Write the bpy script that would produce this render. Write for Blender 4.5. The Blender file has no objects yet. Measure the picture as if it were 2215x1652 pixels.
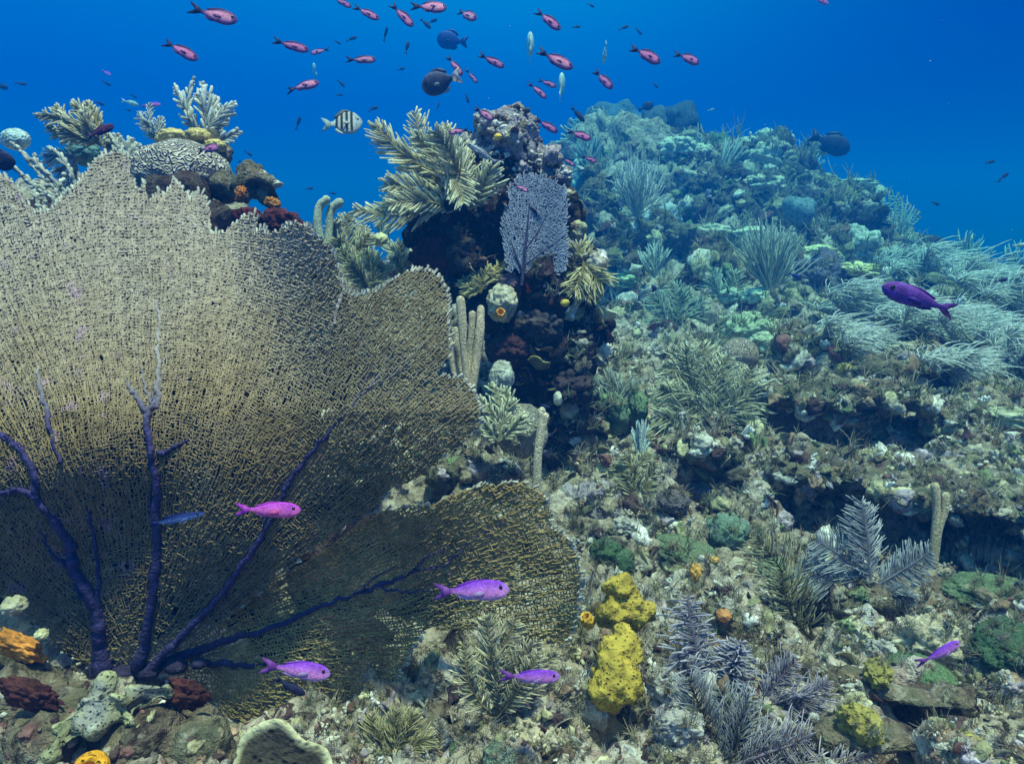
import bpy, bmesh, math, random
import numpy as np
from mathutils import Vector, Matrix
from mathutils.bvhtree import BVHTree

random.seed(7)
rng = np.random.RandomState(11)
scene = bpy.context.scene
COL = scene.collection

# ------------------------------------------------------------------ camera
W, H = 2215.0, 1652.0                      # layout units of the picture
PITCH = math.radians(-12)
HFOV = math.radians(70)
F = (W / 2) / math.tan(HFOV / 2)
cam = bpy.data.cameras.new("camera")
cam.sensor_width = 36
cam.lens = 18 / math.tan(HFOV / 2)
cam.clip_start = 0.02
cam.clip_end = 200
camo = bpy.data.objects.new("camera", cam)
camo.rotation_euler = (math.pi / 2 + PITCH, 0, 0)
COL.objects.link(camo)
scene.camera = camo

# ------------------------------------------------------------------ world, sun, exposure
scene.view_settings.view_transform = 'Standard'
scene.view_settings.look = 'None'
scene.view_settings.exposure = 0.62
scene.view_settings.gamma = 1.0
SUN = Vector((0.14, -0.16, 1.0)).normalized()
world = bpy.data.worlds.new("World")
scene.world = world
world.use_nodes = True
nt = world.node_tree
nt.nodes.clear()
N = nt.nodes.new
tc = N('ShaderNodeTexCoord')
sep = N('ShaderNodeSeparateXYZ')
nt.links.new(tc.outputs['Generated'], sep.inputs[0])
ramp = N('ShaderNodeValToRGB')
mr = N('ShaderNodeMapRange')
mr.inputs[1].default_value = -1
mr.inputs[2].default_value = 1
nt.links.new(sep.outputs['Z'], mr.inputs[0])
nt.links.new(mr.outputs[0], ramp.inputs[0])
els = ramp.color_ramp.elements
els[0].position = 0.0
els[0].color = (0.0, 0.004, 0.06, 1)
els[1].position = 1.0
els[1].color = (0.36, 0.44, 0.46, 1)
for p, c in ((0.42, (0.0, 0.010, 0.21)), (0.50, (0.0, 0.020, 0.31)), (0.575, (0.0, 0.060, 0.40)), (0.64, (0.0, 0.17, 0.47)), (0.75, (0.05, 0.34, 0.60))):
    e = els.new(p)
    e.color = (*c, 1)
# the water is darker and deeper blue towards the open drop-off on the right
mx = N('ShaderNodeMapRange')
mx.interpolation_type = 'SMOOTHSTEP'
mx.inputs[1].default_value = 0.02
mx.inputs[2].default_value = 0.62
nt.links.new(sep.outputs['X'], mx.inputs[0])
mixr = N('ShaderNodeMix')
mixr.data_type = 'RGBA'
mixr.blend_type = 'MULTIPLY'
nt.links.new(mx.outputs[0], mixr.inputs[0])
nt.links.new(ramp.outputs[0], mixr.inputs[6])
mixr.inputs[7].default_value = (0.4, 0.06, 0.48, 1)
mx2 = N('ShaderNodeMapRange')
mx2.interpolation_type = 'SMOOTHSTEP'
mx2.inputs[1].default_value = 0.0
mx2.inputs[2].default_value = -0.55
nt.links.new(sep.outputs['X'], mx2.inputs[0])
mixl = N('ShaderNodeMix')
mixl.data_type = 'RGBA'
mixl.blend_type = 'MULTIPLY'
nt.links.new(mx2.outputs[0], mixl.inputs[0])
nt.links.new(mixr.outputs[2], mixl.inputs[6])
mixl.inputs[7].default_value = (0.6, 0.72, 0.96, 1)
bg1 = N('ShaderNodeBackground')
bg1.inputs[1].default_value = 1.0
nt.links.new(mixl.outputs[2], bg1.inputs[0])
sky = N('ShaderNodeTexSky')
sky.sky_type = 'NISHITA'
sky.sun_disc = False
sky.sun_elevation = math.asin(SUN.z)
sky.sun_rotation = math.atan2(SUN.x, SUN.y)
msk = N('ShaderNodeMapRange')
msk.interpolation_type = 'SMOOTHSTEP'
msk.inputs[1].default_value = 0.5
msk.inputs[2].default_value = 0.8
nt.links.new(sep.outputs['Z'], msk.inputs[0])
mixs = N('ShaderNodeMix')
mixs.data_type = 'RGBA'
nt.links.new(msk.outputs[0], mixs.inputs[0])
mixs.inputs[6].default_value = (0, 0, 0, 1)
nt.links.new(sky.outputs[0], mixs.inputs[7])
bg2 = N('ShaderNodeBackground')
bg2.inputs[1].default_value = 0.07
nt.links.new(mixs.outputs[2], bg2.inputs[0])
add = N('ShaderNodeAddShader')
nt.links.new(bg1.outputs[0], add.inputs[0])
nt.links.new(bg2.outputs[0], add.inputs[1])
wo = N('ShaderNodeOutputWorld')
nt.links.new(add.outputs[0], wo.inputs[0])

sl = bpy.data.lights.new("sun", 'SUN')
sl.energy = 5.0
sl.angle = math.radians(4.0)
sl.color = (1.0, 0.71, 0.50)
so = bpy.data.objects.new("sun", sl)
so.rotation_euler = SUN.to_track_quat('Z', 'Y').to_euler()
so.location = (0, 0, 6)
COL.objects.link(so)
scene.cycles.max_bounces = 6
scene.cycles.diffuse_bounces = 3
scene.cycles.volume_bounces = 0
scene.cycles.use_denoising = True

# ------------------------------------------------------------------ maths helpers
cp, sp = math.cos(PITCH), math.sin(PITCH)
def ray(u, v):
    """direction with unit depth along the viewing axis"""
    x = (u - W / 2) / F
    yc = -(v - H / 2) / F
    return np.array((x, cp - sp * yc, sp + cp * yc))
STRETCH = 1.75                              # beyond three metres the reef runs deeper than it looks
def deepen(d):
    d = np.asarray(d, float)
    return np.where(d > 3, 3 + (d - 3) * STRETCH, d)
def undeepen(d):
    return 3 + (d - 3) / STRETCH if d > 3 else d
def P(u, v, d):
    return ray(u, v) * float(deepen(d))
def m(px, d):
    return px * float(deepen(d)) / F
def PV(UV, d):
    UV = np.asarray(UV, float)
    d = deepen(d)
    x = (UV[..., 0] - W / 2) / F * d
    yc = -(UV[..., 1] - H / 2) / F * d
    return np.stack((x, cp * d - sp * yc, sp * d + cp * yc), -1)
def nrm(a):
    a = np.asarray(a, float)
    return a / (np.linalg.norm(a, axis=-1, keepdims=True) + 1e-12)
def smooth(a, b, x):
    t = np.clip((x - a) / (b - a), 0, 1)
    return t * t * (3 - 2 * t)

_perm = np.random.RandomState(3).permutation(256)
_perm = np.concatenate((_perm, _perm, _perm))
_grad = nrm(np.random.RandomState(4).normal(size=(256, 3)))
def pnoise(p):
    p = np.asarray(p, float)
    i = np.floor(p).astype(int)
    f = p - i
    w = f * f * f * (f * (f * 6 - 15) + 10)
    i &= 255
    out = 0
    for dx in (0, 1):
        for dy in (0, 1):
            for dz in (0, 1):
                h = _perm[_perm[_perm[i[:, 0] + dx] + i[:, 1] + dy] + i[:, 2] + dz]
                g = (_grad[h] * (f - (dx, dy, dz))).sum(1)
                ww = (w[:, 0] if dx else 1 - w[:, 0]) * (w[:, 1] if dy else 1 - w[:, 1]) * (w[:, 2] if dz else 1 - w[:, 2])
                out = out + g * ww
    return out * 1.5
def fbm(p, o=4, g=0.5):
    s, a, t = 0, 1, 0
    for k in range(o):
        s = s + a * pnoise(p * 2 ** k + 17.3 * k)
        t += a
        a *= g
    return s / t
_jit = np.random.RandomState(5).rand(256, 3)
def worley(p):
    p = np.asarray(p, float)
    i = np.floor(p).astype(int)
    best = np.full(len(p), 9.0)
    for dx in (-1, 0, 1):
        for dy in (-1, 0, 1):
            for dz in (-1, 0, 1):
                c = i + (dx, dy, dz)
                cc = c & 255
                h = _perm[_perm[_perm[cc[:, 0]] + cc[:, 1]] + cc[:, 2]]
                q = c + _jit[h] - p
                best = np.minimum(best, (q * q).sum(1))
    return np.sqrt(best)

# ------------------------------------------------------------------ mesh builder
class MB:
    def __init__(s):
        s.V, s.C, s.F, s.n = [], [], [], 0
    def add(s, v, faces, c):
        v = np.asarray(v, float).reshape(-1, 3)
        c = np.asarray(c, float)
        if c.ndim == 1:
            c = np.tile(c, (len(v), 1))
        s.V.append(v)
        s.C.append(c)
        if isinstance(faces, np.ndarray):
            s.F.append(faces + s.n)
        else:
            for f in faces:
                s.F.append(np.asarray([f]) + s.n)
        s.n += len(v)
    def build(s, name, mat, parent=None, origin=None, flat=False):
        v = np.concatenate(s.V)
        c = np.concatenate(s.C)
        o = np.array(parent.location if parent is not None else (origin if origin is not None else (0, 0, 0)), float)
        if parent is not None and parent.parent is not None:
            o = o + np.array(parent.parent.location)
        v = v - o
        me = bpy.data.meshes.new(name)
        tot = np.concatenate([np.full(len(f), f.shape[1]) for f in s.F])
        loops = np.concatenate([f.ravel() for f in s.F])
        me.vertices.add(len(v))
        me.vertices.foreach_set('co', v.astype(np.float32).ravel())
        me.loops.add(len(loops))
        me.loops.foreach_set('vertex_index', loops.astype(np.int32))
        me.polygons.add(len(tot))
        me.polygons.foreach_set('loop_start', np.concatenate(([0], np.cumsum(tot)[:-1])).astype(np.int32))
        me.polygons.foreach_set('loop_total', tot.astype(np.int32))
        if not flat:
            me.polygons.foreach_set('use_smooth', np.ones(len(tot), bool))
        me.update(calc_edges=True)
        a = me.attributes.new('Col', 'FLOAT_COLOR', 'POINT')
        a.data.foreach_set('color', np.concatenate((c, np.ones((len(c), 1))), 1).astype(np.float32).ravel())
        me.validate()
        me.materials.append(mat)
        ob = bpy.data.objects.new(name, me)
        COL.objects.link(ob)
        if parent is not None:
            ob.parent = parent
        elif origin is not None:
            ob.location = tuple(origin)
        return ob
    # ---- shapes
    def tubes(s, pts, rad, sides, cols, flatten=None):
        """N tubes of K rings at once: pts (N,K,3), rad (N,K), cols (N,K,3) or (3,)"""
        pts = np.asarray(pts, float)
        if pts.ndim == 2:
            pts = pts[None]
        n, k, _ = pts.shape
        rad = np.broadcast_to(np.asarray(rad, float), (n, k))
        t = np.gradient(pts, axis=1) if k > 2 else np.repeat(pts[:, 1:] - pts[:, :1], 2, 1)
        t = nrm(t)
        ref = np.zeros((n, 3))
        mean = nrm(pts[:, -1] - pts[:, 0])
        ax = np.abs(mean).argmin(1)
        ref[np.arange(n), ax] = 1
        ref = np.repeat(ref[:, None], k, 1)
        a = nrm(np.cross(t, ref))
        b = np.cross(t, a)
        ang = np.linspace(0, 2 * math.pi, sides, endpoint=False)
        ring = a[:, :, None] * np.cos(ang)[:, None] + b[:, :, None] * np.sin(ang)[:, None]
        v = pts[:, :, None] + ring * rad[:, :, None, None]
        cols = np.asarray(cols, float)
        cc = np.broadcast_to(cols if cols.ndim > 1 else cols[None, None], (n, k, 3))
        cc = np.repeat(cc[:, :, None], sides, 2)
        idx = np.arange(n * k * sides).reshape(n, k, sides)
        q = np.stack((idx[:, :-1], np.roll(idx, -1, 2)[:, :-1], np.roll(idx, -1, 2)[:, 1:], idx[:, 1:]), -1).reshape(-1, 4)
        s.add(v.reshape(-1, 3), q, cc.reshape(-1, 3))
    def tube(s, pts, rad, sides, col, sub=6):
        """one smooth round-ended tube through the points"""
        pts = np.asarray(pts, float)
        rad = np.asarray(rad, float)
        pts, rad = spline(pts, rad, sub)
        d = nrm(pts[-1] - pts[-2])
        r = rad[-1]
        cap = [(0.45, 0.88), (0.8, 0.58), (0.97, 0.2)]
        pts = np.concatenate((pts, [pts[-1] + d * r * a for a, _ in cap]))
        rad = np.concatenate((rad, [r * q for _, q in cap]))
        s.tubes(pts[None], rad[None], sides, col)
    def blob(s, c, r, sub, col, lump=0.2, freq=2.0, sq=(1, 1, 1), rot=None, seed=0, wl=0.0, wf=3.0, colvar=0.0, fine=0.0):
        """an icosphere pushed in and out by noise"""
        v0, f = ico(sub)
        q = v0 + seed * 13.17
        k = 1 + lump * fbm(q * freq, 3)
        if wl:
            k = k + wl * (0.55 - worley(q * wf))
        if fine:
            k = k + fine * (.5 - worley(q * 6.5 + fbm(q * 5, 2)[:, None] * .5)) + fine * .8 * fbm(q * 11, 3, .6)
        v = v0 * k[:, None] * np.asarray(sq)
        if rot is not None:
            v = v @ np.array(rot).T
        cc = np.tile(np.asarray(col, float), (len(v), 1))
        if colvar:
            cc = cc * (1 + colvar * fbm(q * 3.1 + 5, 2)[:, None])
        vv = v * r + np.asarray(c)
        s.add(vv, f, np.clip(cc, 0, 1))
        return vv, f
    def plate(s, outline, thick, col, nrm_dir):
        """a solid plate from a 3-D outline"""
        o = np.asarray(outline, float)
        n = np.asarray(nrm_dir, float) * thick / 2
        k = len(o)
        v = np.concatenate((o + n, o - n))
        fs = [list(range(k)), list(range(2 * k - 1, k - 1, -1))]
        for i in range(k):
            j = (i + 1) % k
            fs.append([i, i + k, j + k, j])
        s.add(v, fs, col)

_ico = {}
def ico(sub):
    if sub not in _ico:
        b = bmesh.new()
        bmesh.ops.create_icosphere(b, subdivisions=sub, radius=1)
        b.verts.ensure_lookup_table()
        _ico[sub] = (np.array([v.co[:] for v in b.verts]), np.array([[v.index for v in f.verts] for f in b.faces]))
        b.free()
    return _ico[sub]
def spline(p, r, sub):
    n = len(p)
    if n < 3:
        t = np.linspace(0, 1, sub + 1)[:, None]
        return p[0] + (p[-1] - p[0]) * t, r[0] + (r[-1] - r[0]) * t[:, 0]
    a = np.concatenate((2 * p[:1] - p[1:2], p, 2 * p[-1:] - p[-2:-1]))
    op, orr = [], []
    for i in range(n - 1):
        p0, p1, p2, p3 = a[i:i + 4]
        for k in range(sub):
            t = k / sub
            op.append(0.5 * (2 * p1 + (p2 - p0) * t + (2 * p0 - 5 * p1 + 4 * p2 - p3) * t * t + (3 * p1 - p0 - 3 * p2 + p3) * t ** 3))
            orr.append(r[i] + (r[i + 1] - r[i]) * t)
    op.append(p[-1])
    orr.append(r[-1])
    return np.array(op), np.array(orr)
def rotm(rx=0, ry=0, rz=0):
    from mathutils import Euler
    return np.array(Euler((rx, ry, rz)).to_matrix())
def vnormals(v, f):
    n = np.zeros_like(v)
    a = v[f[:, 0]]
    fn = np.cross(v[f[:, 1]] - a, v[f[:, 2]] - a)
    for k in range(f.shape[1]):
        np.add.at(n, f[:, k], fn)
    return nrm(n)
def union(blobs, voxel):
    """melt ellipsoids (centre, radius, squash, rotation) into one closed surface"""
    b = MB()
    for i, q in enumerate(blobs):
        c, r = q[0], q[1]
        b.blob(c, r, 3, (1, 1, 1), 0.25, 1.5, q[2] if len(q) > 2 else (1, 1, 1), q[3] if len(q) > 3 else None, seed=i + 1)
    me_ob = b.build('tmp', MATS['organic'])
    md = me_ob.modifiers.new('r', 'REMESH')
    md.mode = 'VOXEL'
    md.voxel_size = voxel
    dg = bpy.context.evaluated_depsgraph_get()
    ev = me_ob.evaluated_get(dg)
    em = ev.to_mesh()
    v = np.empty(len(em.vertices) * 3, np.float32)
    em.vertices.foreach_get('co', v)
    f = np.array([p.vertices[:] for p in em.polygons])
    ev.to_mesh_clear()
    me = me_ob.data
    bpy.data.objects.remove(me_ob)
    bpy.data.meshes.remove(me)
    return v.reshape(-1, 3).astype(float), f

# ------------------------------------------------------------------ naming helpers
USED = {}
def tag(o, label, cat, group=None, kind=None):
    o['label'] = label
    o['category'] = cat
    if group:
        o['group'] = group
    if kind:
        o['kind'] = kind
    USED.setdefault(label, []).append(o.name)
    return o
def thing(name, label, cat, loc, group=None):
    o = bpy.data.objects.new(name, None)
    o.empty_display_size = 0.02
    o.location = tuple(loc)
    COL.objects.link(o)
    return tag(o, label, cat, group)

# ------------------------------------------------------------------ materials
MATS = {}
def organic(name, nscale=40, namp=0.35, bump=0.4, bscale=120, rough=0.75, transl=0.0, spec=0.25, pattern=None, pscale=60):
    ma = bpy.data.materials.new(name)
    ma.use_nodes = True
    t = ma.node_tree
    t.nodes.clear()
    nn = t.nodes.new
    L = t.links.new
    at = nn('ShaderNodeAttribute')
    at.attribute_name = 'Col'
    co = nn('ShaderNodeTexCoord')
    no = nn('ShaderNodeTexNoise')
    no.inputs['Scale'].default_value = nscale
    no.inputs['Detail'].default_value = 4
    L(co.outputs['Object'], no.inputs['Vector'])
    mr = nn('ShaderNodeMapRange')
    mr.inputs[1].default_value = 0.3
    mr.inputs[2].default_value = 0.7
    mr.inputs[3].default_value = 1 - namp
    mr.inputs[4].default_value = 1 + namp
    L(no.outputs[0], mr.inputs[0])
    mul = nn('ShaderNodeVectorMath')
    mul.operation = 'SCALE'
    L(at.outputs['Color'], mul.inputs[0])
    L(mr.outputs[0], mul.inputs['Scale'])
    colout = mul.outputs[0]
    hgt = None
    if pattern == 'brain':
        n2 = nn('ShaderNodeTexNoise')
        n2.inputs['Scale'].default_value = pscale
        n2.inputs['Detail'].default_value = 0.5
        L(co.outputs['Object'], n2.inputs['Vector'])
        mm = nn('ShaderNodeMath')
        mm.operation = 'MULTIPLY'
        mm.inputs[1].default_value = 34
        L(n2.outputs[0], mm.inputs[0])
        sn = nn('ShaderNodeMath')
        sn.operation = 'SINE'
        L(mm.outputs[0], sn.inputs[0])
        r2 = nn('ShaderNodeMapRange')
        r2.inputs[1].default_value = -0.7
        r2.inputs[2].default_value = 0.5
        r2.inputs[3].default_value = 0.64
        r2.inputs[4].default_value = 1.15
        L(sn.outputs[0], r2.inputs[0])
        m3 = nn('ShaderNodeVectorMath')
        m3.operation = 'SCALE'
        L(colout, m3.inputs[0])
        L(r2.outputs[0], m3.inputs['Scale'])
        colout = m3.outputs[0]
        hgt = sn.outputs[0]
    if pattern == 'pores':
        vo = nn('ShaderNodeTexVoronoi')
        vo.inputs['Scale'].default_value = pscale
        L(co.outputs['Object'], vo.inputs['Vector'])
        r2 = nn('ShaderNodeMapRange')
        r2.inputs[1].default_value = 0.05
        r2.inputs[2].default_value = 0.32
        r2.inputs[3].default_value = 0.5
        r2.inputs[4].default_value = 1.05
        L(vo.outputs['Distance'], r2.inputs[0])
        m3 = nn('ShaderNodeVectorMath')
        m3.operation = 'SCALE'
        L(colout, m3.inputs[0])
        L(r2.outputs[0], m3.inputs['Scale'])
        colout = m3.outputs[0]
        hgt = r2.outputs[0]
    bs = nn('ShaderNodeBsdfPrincipled')
    bs.inputs['Roughness'].default_value = rough
    bs.inputs['Specular IOR Level'].default_value = spec
    L(colout, bs.inputs['Base Color'])
    if bump:
        nb = nn('ShaderNodeTexNoise')
        nb.inputs['Scale'].default_value = bscale
        nb.inputs['Detail'].default_value = 3
        L(co.outputs['Object'], nb.inputs['Vector'])
        bp = nn('ShaderNodeBump')
        bp.inputs['Strength'].default_value = bump
        bp.inputs['Distance'].default_value = 0.01
        if hgt is not None:
            ad = nn('ShaderNodeMath')
            ad.operation = 'ADD'
            L(hgt, ad.inputs[0])
            L(nb.outputs[0], ad.inputs[1])
            L(ad.outputs[0], bp.inputs['Height'])
        else:
            L(nb.outputs[0], bp.inputs['Height'])
        L(bp.outputs[0], bs.inputs['Normal'])
    out = nn('ShaderNodeOutputMaterial')
    if transl:
        tr = nn('ShaderNodeBsdfTranslucent')
        L(colout, tr.inputs[0])
        mixn = nn('ShaderNodeMixShader')
        mixn.inputs[0].default_value = transl
        L(bs.outputs[0], mixn.inputs[1])
        L(tr.outputs[0], mixn.inputs[2])
        L(mixn.outputs[0], out.inputs[0])
    else:
        L(bs.outputs[0], out.inputs[0])
    MATS[name] = ma
    return ma

def reefrock(name, cols, scale=3.0, spot=(0.62, 0.60, 0.55), spotamt=0.35, bump=0.8):
    """rock overgrown with patches of differently coloured crusts"""
    ma = bpy.data.materials.new(name)
    ma.use_nodes = True
    t = ma.node_tree
    t.nodes.clear()
    nn = t.nodes.new
    L = t.links.new
    co = nn('ShaderNodeTexCoord')
    no = nn('ShaderNodeTexNoise')
    no.inputs['Scale'].default_value = scale
    no.inputs['Detail'].default_value = 8
    no.inputs['Roughness'].default_value = 0.68
    no.inputs['Distortion'].default_value = 0.6
    L(co.outputs['Object'], no.inputs['Vector'])
    cr = nn('ShaderNodeValToRGB')
    L(no.outputs[0], cr.inputs[0])
    e = cr.color_ramp.elements
    k = len(cols)
    while len(e) < k:
        e.new(0.5)
    for i, c in enumerate(cols):
        e[i].position = 0.30 + 0.40 * i / (k - 1)
        e[i].color = (*c, 1)
    vo = nn('ShaderNodeTexNoise')
    vo.inputs['Scale'].default_value = scale * 6.3
    vo.inputs['Detail'].default_value = 5
    vo.inputs['Roughness'].default_value = 0.7
    L(co.outputs['Object'], vo.inputs['Vector'])
    r = nn('ShaderNodeMapRange')
    r.inputs[1].default_value = 0.56
    r.inputs[2].default_value = 0.66
    r.inputs[4].default_value = spotamt * 2
    L(vo.outputs[0], r.inputs[0])
    mi = nn('ShaderNodeMix')
    mi.data_type = 'RGBA'
    L(r.outputs[0], mi.inputs[0])
    L(cr.outputs[0], mi.inputs[6])
    mi.inputs[7].default_value = (*spot, 1)
    # dark borings and burrows
    v2 = nn('ShaderNodeTexNoise')
    v2.inputs['Scale'].default_value = scale * 9
    v2.inputs['Detail'].default_value = 4
    v2.inputs['Roughness'].default_value = 0.65
    L(co.outputs['Object'], v2.inputs['Vector'])
    r3 = nn('ShaderNodeMapRange')
    r3.inputs[1].default_value = 0.36
    r3.inputs[2].default_value = 0.48
    r3.inputs[3].default_value = 0.22
    r3.inputs[4].default_value = 1.0
    L(v2.outputs[0], r3.inputs[0])
    sc = nn('ShaderNodeVectorMath')
    sc.operation = 'SCALE'
    L(mi.outputs[2], sc.inputs[0])
    if name == 'reef_floor':                # far slope's colour is darkened with distance to dim its lit face
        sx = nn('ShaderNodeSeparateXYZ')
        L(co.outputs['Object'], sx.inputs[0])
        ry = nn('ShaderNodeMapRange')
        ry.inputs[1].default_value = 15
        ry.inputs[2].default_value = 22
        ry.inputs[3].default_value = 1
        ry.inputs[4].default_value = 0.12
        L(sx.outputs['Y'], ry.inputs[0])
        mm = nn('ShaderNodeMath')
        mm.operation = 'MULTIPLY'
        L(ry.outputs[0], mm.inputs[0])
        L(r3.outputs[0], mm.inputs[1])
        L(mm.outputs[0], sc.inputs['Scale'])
    else:
        L(r3.outputs[0], sc.inputs['Scale'])
    bs = nn('ShaderNodeBsdfPrincipled')
    bs.inputs['Roughness'].default_value = 0.85
    bs.inputs['Specular IOR Level'].default_value = 0.15
    L(sc.outputs[0], bs.inputs['Base Color'])
    ad = nn('ShaderNodeMath')
    ad.operation = 'ADD'
    L(vo.outputs[0], ad.inputs[0])
    L(v2.outputs[0], ad.inputs[1])
    bp = nn('ShaderNodeBump')
    bp.inputs['Strength'].default_value = bump
    bp.inputs['Distance'].default_value = 0.03
    L(ad.outputs[0], bp.inputs['Height'])
    L(bp.outputs[0], bs.inputs['Normal'])
    out = nn('ShaderNodeOutputMaterial')
    L(bs.outputs[0], out.inputs[0])
    MATS[name] = ma
    return ma

organic('organic')
organic('fan_net', 60, 0.3, 0, rough=0.85, transl=0.12, spec=0.1)
organic('fan_branch', 80, 0.4, 0.6, 150, rough=0.8)
organic('plume', 90, 0.3, 0, rough=0.9, transl=0.32, spec=0.1)
organic('fuzzy', 220, 0.45, 0.8, 300, rough=0.95, spec=0.05)
organic('stony', 30, 0.45, 0.9, 60, rough=0.85, spec=0.15)
organic('knobby', 25, 0.4, 0.6, 90, rough=0.85, spec=0.15, pattern='pores', pscale=70)
organic('brain', 20, 0.15, 0.9, 50, rough=0.8, spec=0.15, pattern='brain', pscale=9)
organic('brain_wavy', 20, 0.15, 0.9, 50, rough=0.8, spec=0.15, pattern='brain', pscale=48)
organic('brain_fine', 20, 0.15, 0.9, 50, rough=0.8, spec=0.15, pattern='brain', pscale=75)
organic('sponge', 35, 0.35, 1.0, 70, rough=0.8, spec=0.2, pattern='pores', pscale=150)
organic('smooth_sponge', 18, 0.35, 0.3, 40, rough=0.6)
organic('rubble', 45, 0.5, 0.9, 90, rough=0.85, spec=0.12)
organic('turf', 30, 0.3, 0, rough=0.95, transl=0.2, spec=0.05)
organic('fish', 16, 0.30, 0.4, 70, rough=0.55, spec=0.25)
organic('fish_fin', 50, 0.1, 0, rough=0.5, transl=0.35)
organic('eye', 10, 0.0, 0, rough=0.15, spec=0.6)
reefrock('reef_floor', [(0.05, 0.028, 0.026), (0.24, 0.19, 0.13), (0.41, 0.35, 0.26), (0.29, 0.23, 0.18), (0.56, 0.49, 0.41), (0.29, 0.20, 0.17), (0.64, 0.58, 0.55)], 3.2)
reefrock('reef_shade', [(0.012, 0.006, 0.012), (0.035, 0.010, 0.016), (0.02, 0.014, 0.022), (0.06, 0.035, 0.03), (0.10, 0.08, 0.07), (0.045, 0.018, 0.02)], 5.0, (0.30, 0.27, 0.30), 0.12)  # near-black colours put the shade of pillar face and fan backdrop into the rock
reefrock('reef_pale', [(0.22, 0.18, 0.22), (0.50, 0.45, 0.47), (0.34, 0.27, 0.34), (0.56, 0.53, 0.54), (0.22, 0.18, 0.15), (0.55, 0.52, 0.52)], 8.0, (0.72, 0.70, 0.68), 0.4)
reefrock('reef_ledge', [(0.02, 0.012, 0.014), (0.09, 0.06, 0.05), (0.20, 0.16, 0.11), (0.11, 0.11, 0.07), (0.30, 0.26, 0.20), (0.08, 0.03, 0.03)], 4.0, (0.5, 0.47, 0.40), 0.25)
#==SETTING==
# ------------------------------------------------------------------ setting: the reef floor
CP = [(400, 1652, .98), (800, 1652, .98), (1200, 1652, 1.0), (1600, 1652, .95), (2215, 1652, .95), (0, 1652, .95), (-300, 1652, 1.0),
      (1000, 1500, 1.18), (1400, 1500, 1.2), (1900, 1500, 1.15), (2215, 1450, 1.2), (2600, 1500, 1.2),
      (700, 1540, 1.28), (250, 1470, 1.28), (0, 1400, 1.28), (-300, 1400, 1.3),
      (1250, 1300, 1.5), (1600, 1300, 1.5), (2000, 1300, 1.5), (2500, 1300, 1.5),
      (1250, 1080, 2.0), (1500, 1100, 2.0), (1850, 1100, 1.95), (2215, 1150, 1.85), (2600, 1100, 2),
      (1200, 960, 2.4), (1450, 900, 2.8), (1800, 900, 2.6), (2215, 900, 2.5), (2600, 900, 2.6),
      (1000, 1000, 2.25), (400, 1150, 1.75), (750, 1150, 1.85), (0, 1100, 1.7),
      (1400, 760, 3.7), (1650, 760, 3.5), (1950, 790, 3.2), (2215, 810, 3.1), (2600, 800, 3.3),
      (1350, 630, 4.9), (1600, 630, 4.6), (1900, 670, 4.2), (2215, 700, 4.0), (2600, 700, 4.2),
      (1280, 490, 6.3), (1500, 470, 6.3), (1750, 500, 5.9), (2000, 600, 5.4), (2215, 640, 5.1), (2600, 660, 5.2),
      (1200, 380, 7.6), (1350, 350, 7.8), (1500, 330, 8.0), (1680, 345, 7.6), (1850, 455, 6.7), (1930, 520, 6.2),
      (0, 470, 2.3), (220, 445, 2.35), (420, 440, 2.5), (580, 500, 2.7), (700, 585, 3.0), (800, 600, 3.3), (900, 590, 3.3), (1060, 560, 3.6),
      (-300, 470, 2.4), (200, 800, 2.0), (500, 900, 2.0), (800, 850, 2.4)]
pts = [P(*c) for c in CP]
# world-space points: behind every crest the reef falls away to deep water
for x, y, z in [(-4, 3.4, -.3), (-3, 4.4, -1.3), (-1.5, 4.4, -1.2), (-.6, 4.6, -1.1), (.1, 5.2, -.9), (-3, 7, -2.4), (0, 8, -2.2), (-6, 5, -2),
                (.3, 9.5, .2), (1.8, 10, .3), (3.3, 10, -.2), (1.5, 13, -1.6), (4, 12, -1.6), (5.2, 8.8, -1.3), (5.8, 6.6, -.9), (6.8, 5.4, -.8),
                (8, 8, -2.0), (-3, 12, -2.8), (0, 16, -2.8), (-8, 10, -3), (8, 12, -2.6), (5, 16, -2.6), (11, 14, -2.6), (9, 20, -2.4), (15, 26, -1.2), (19, 29, -.5), (25, 28, .1), (12, 27, -1.6), (0, 30, -3.4), (-12, 28, -3.4), (18, 14, -2.8), (12, 8, -1.7), (10, 5, -1.2),
                (-1.2, .35, -.75), (0, .35, -.75), (1.2, .35, -.75), (0, -.6, -.8), (-2, -.6, -.8), (2, -.6, -.8), (-3, 1.5, -.6)]:
    k = float(deepen(y)) / y if y > 3 else 1
    pts.append(np.array((x * k, y * k, z * (k if z < 0 else 1))))
pts = np.array(pts)
def tps_phi(r2):
    return 0.5 * r2 * np.log(r2 + 1e-9)
_n = len(pts)
_A = np.zeros((_n + 3, _n + 3))
_d = ((pts[:, None, :2] - pts[None, :, :2]) ** 2).sum(-1)
_A[:_n, :_n] = tps_phi(_d) + np.eye(_n) * 0.02
_A[:_n, _n] = 1
_A[:_n, _n + 1:] = pts[:, :2]
_A[_n, :_n] = 1
_A[_n + 1:, :_n] = pts[:, :2].T
_w = np.linalg.solve(_A, np.concatenate((pts[:, 2], np.zeros(3))))
def zbase(xy):
    out = np.empty(len(xy))
    for a in range(0, len(xy), 20000):
        q = xy[a:a + 20000]
        d = ((q[:, None] - pts[None, :, :2]) ** 2).sum(-1)
        out[a:a + 20000] = tps_phi(d) @ _w[:_n] + _w[_n] + q @ _w[_n + 1:]
    return out
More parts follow.
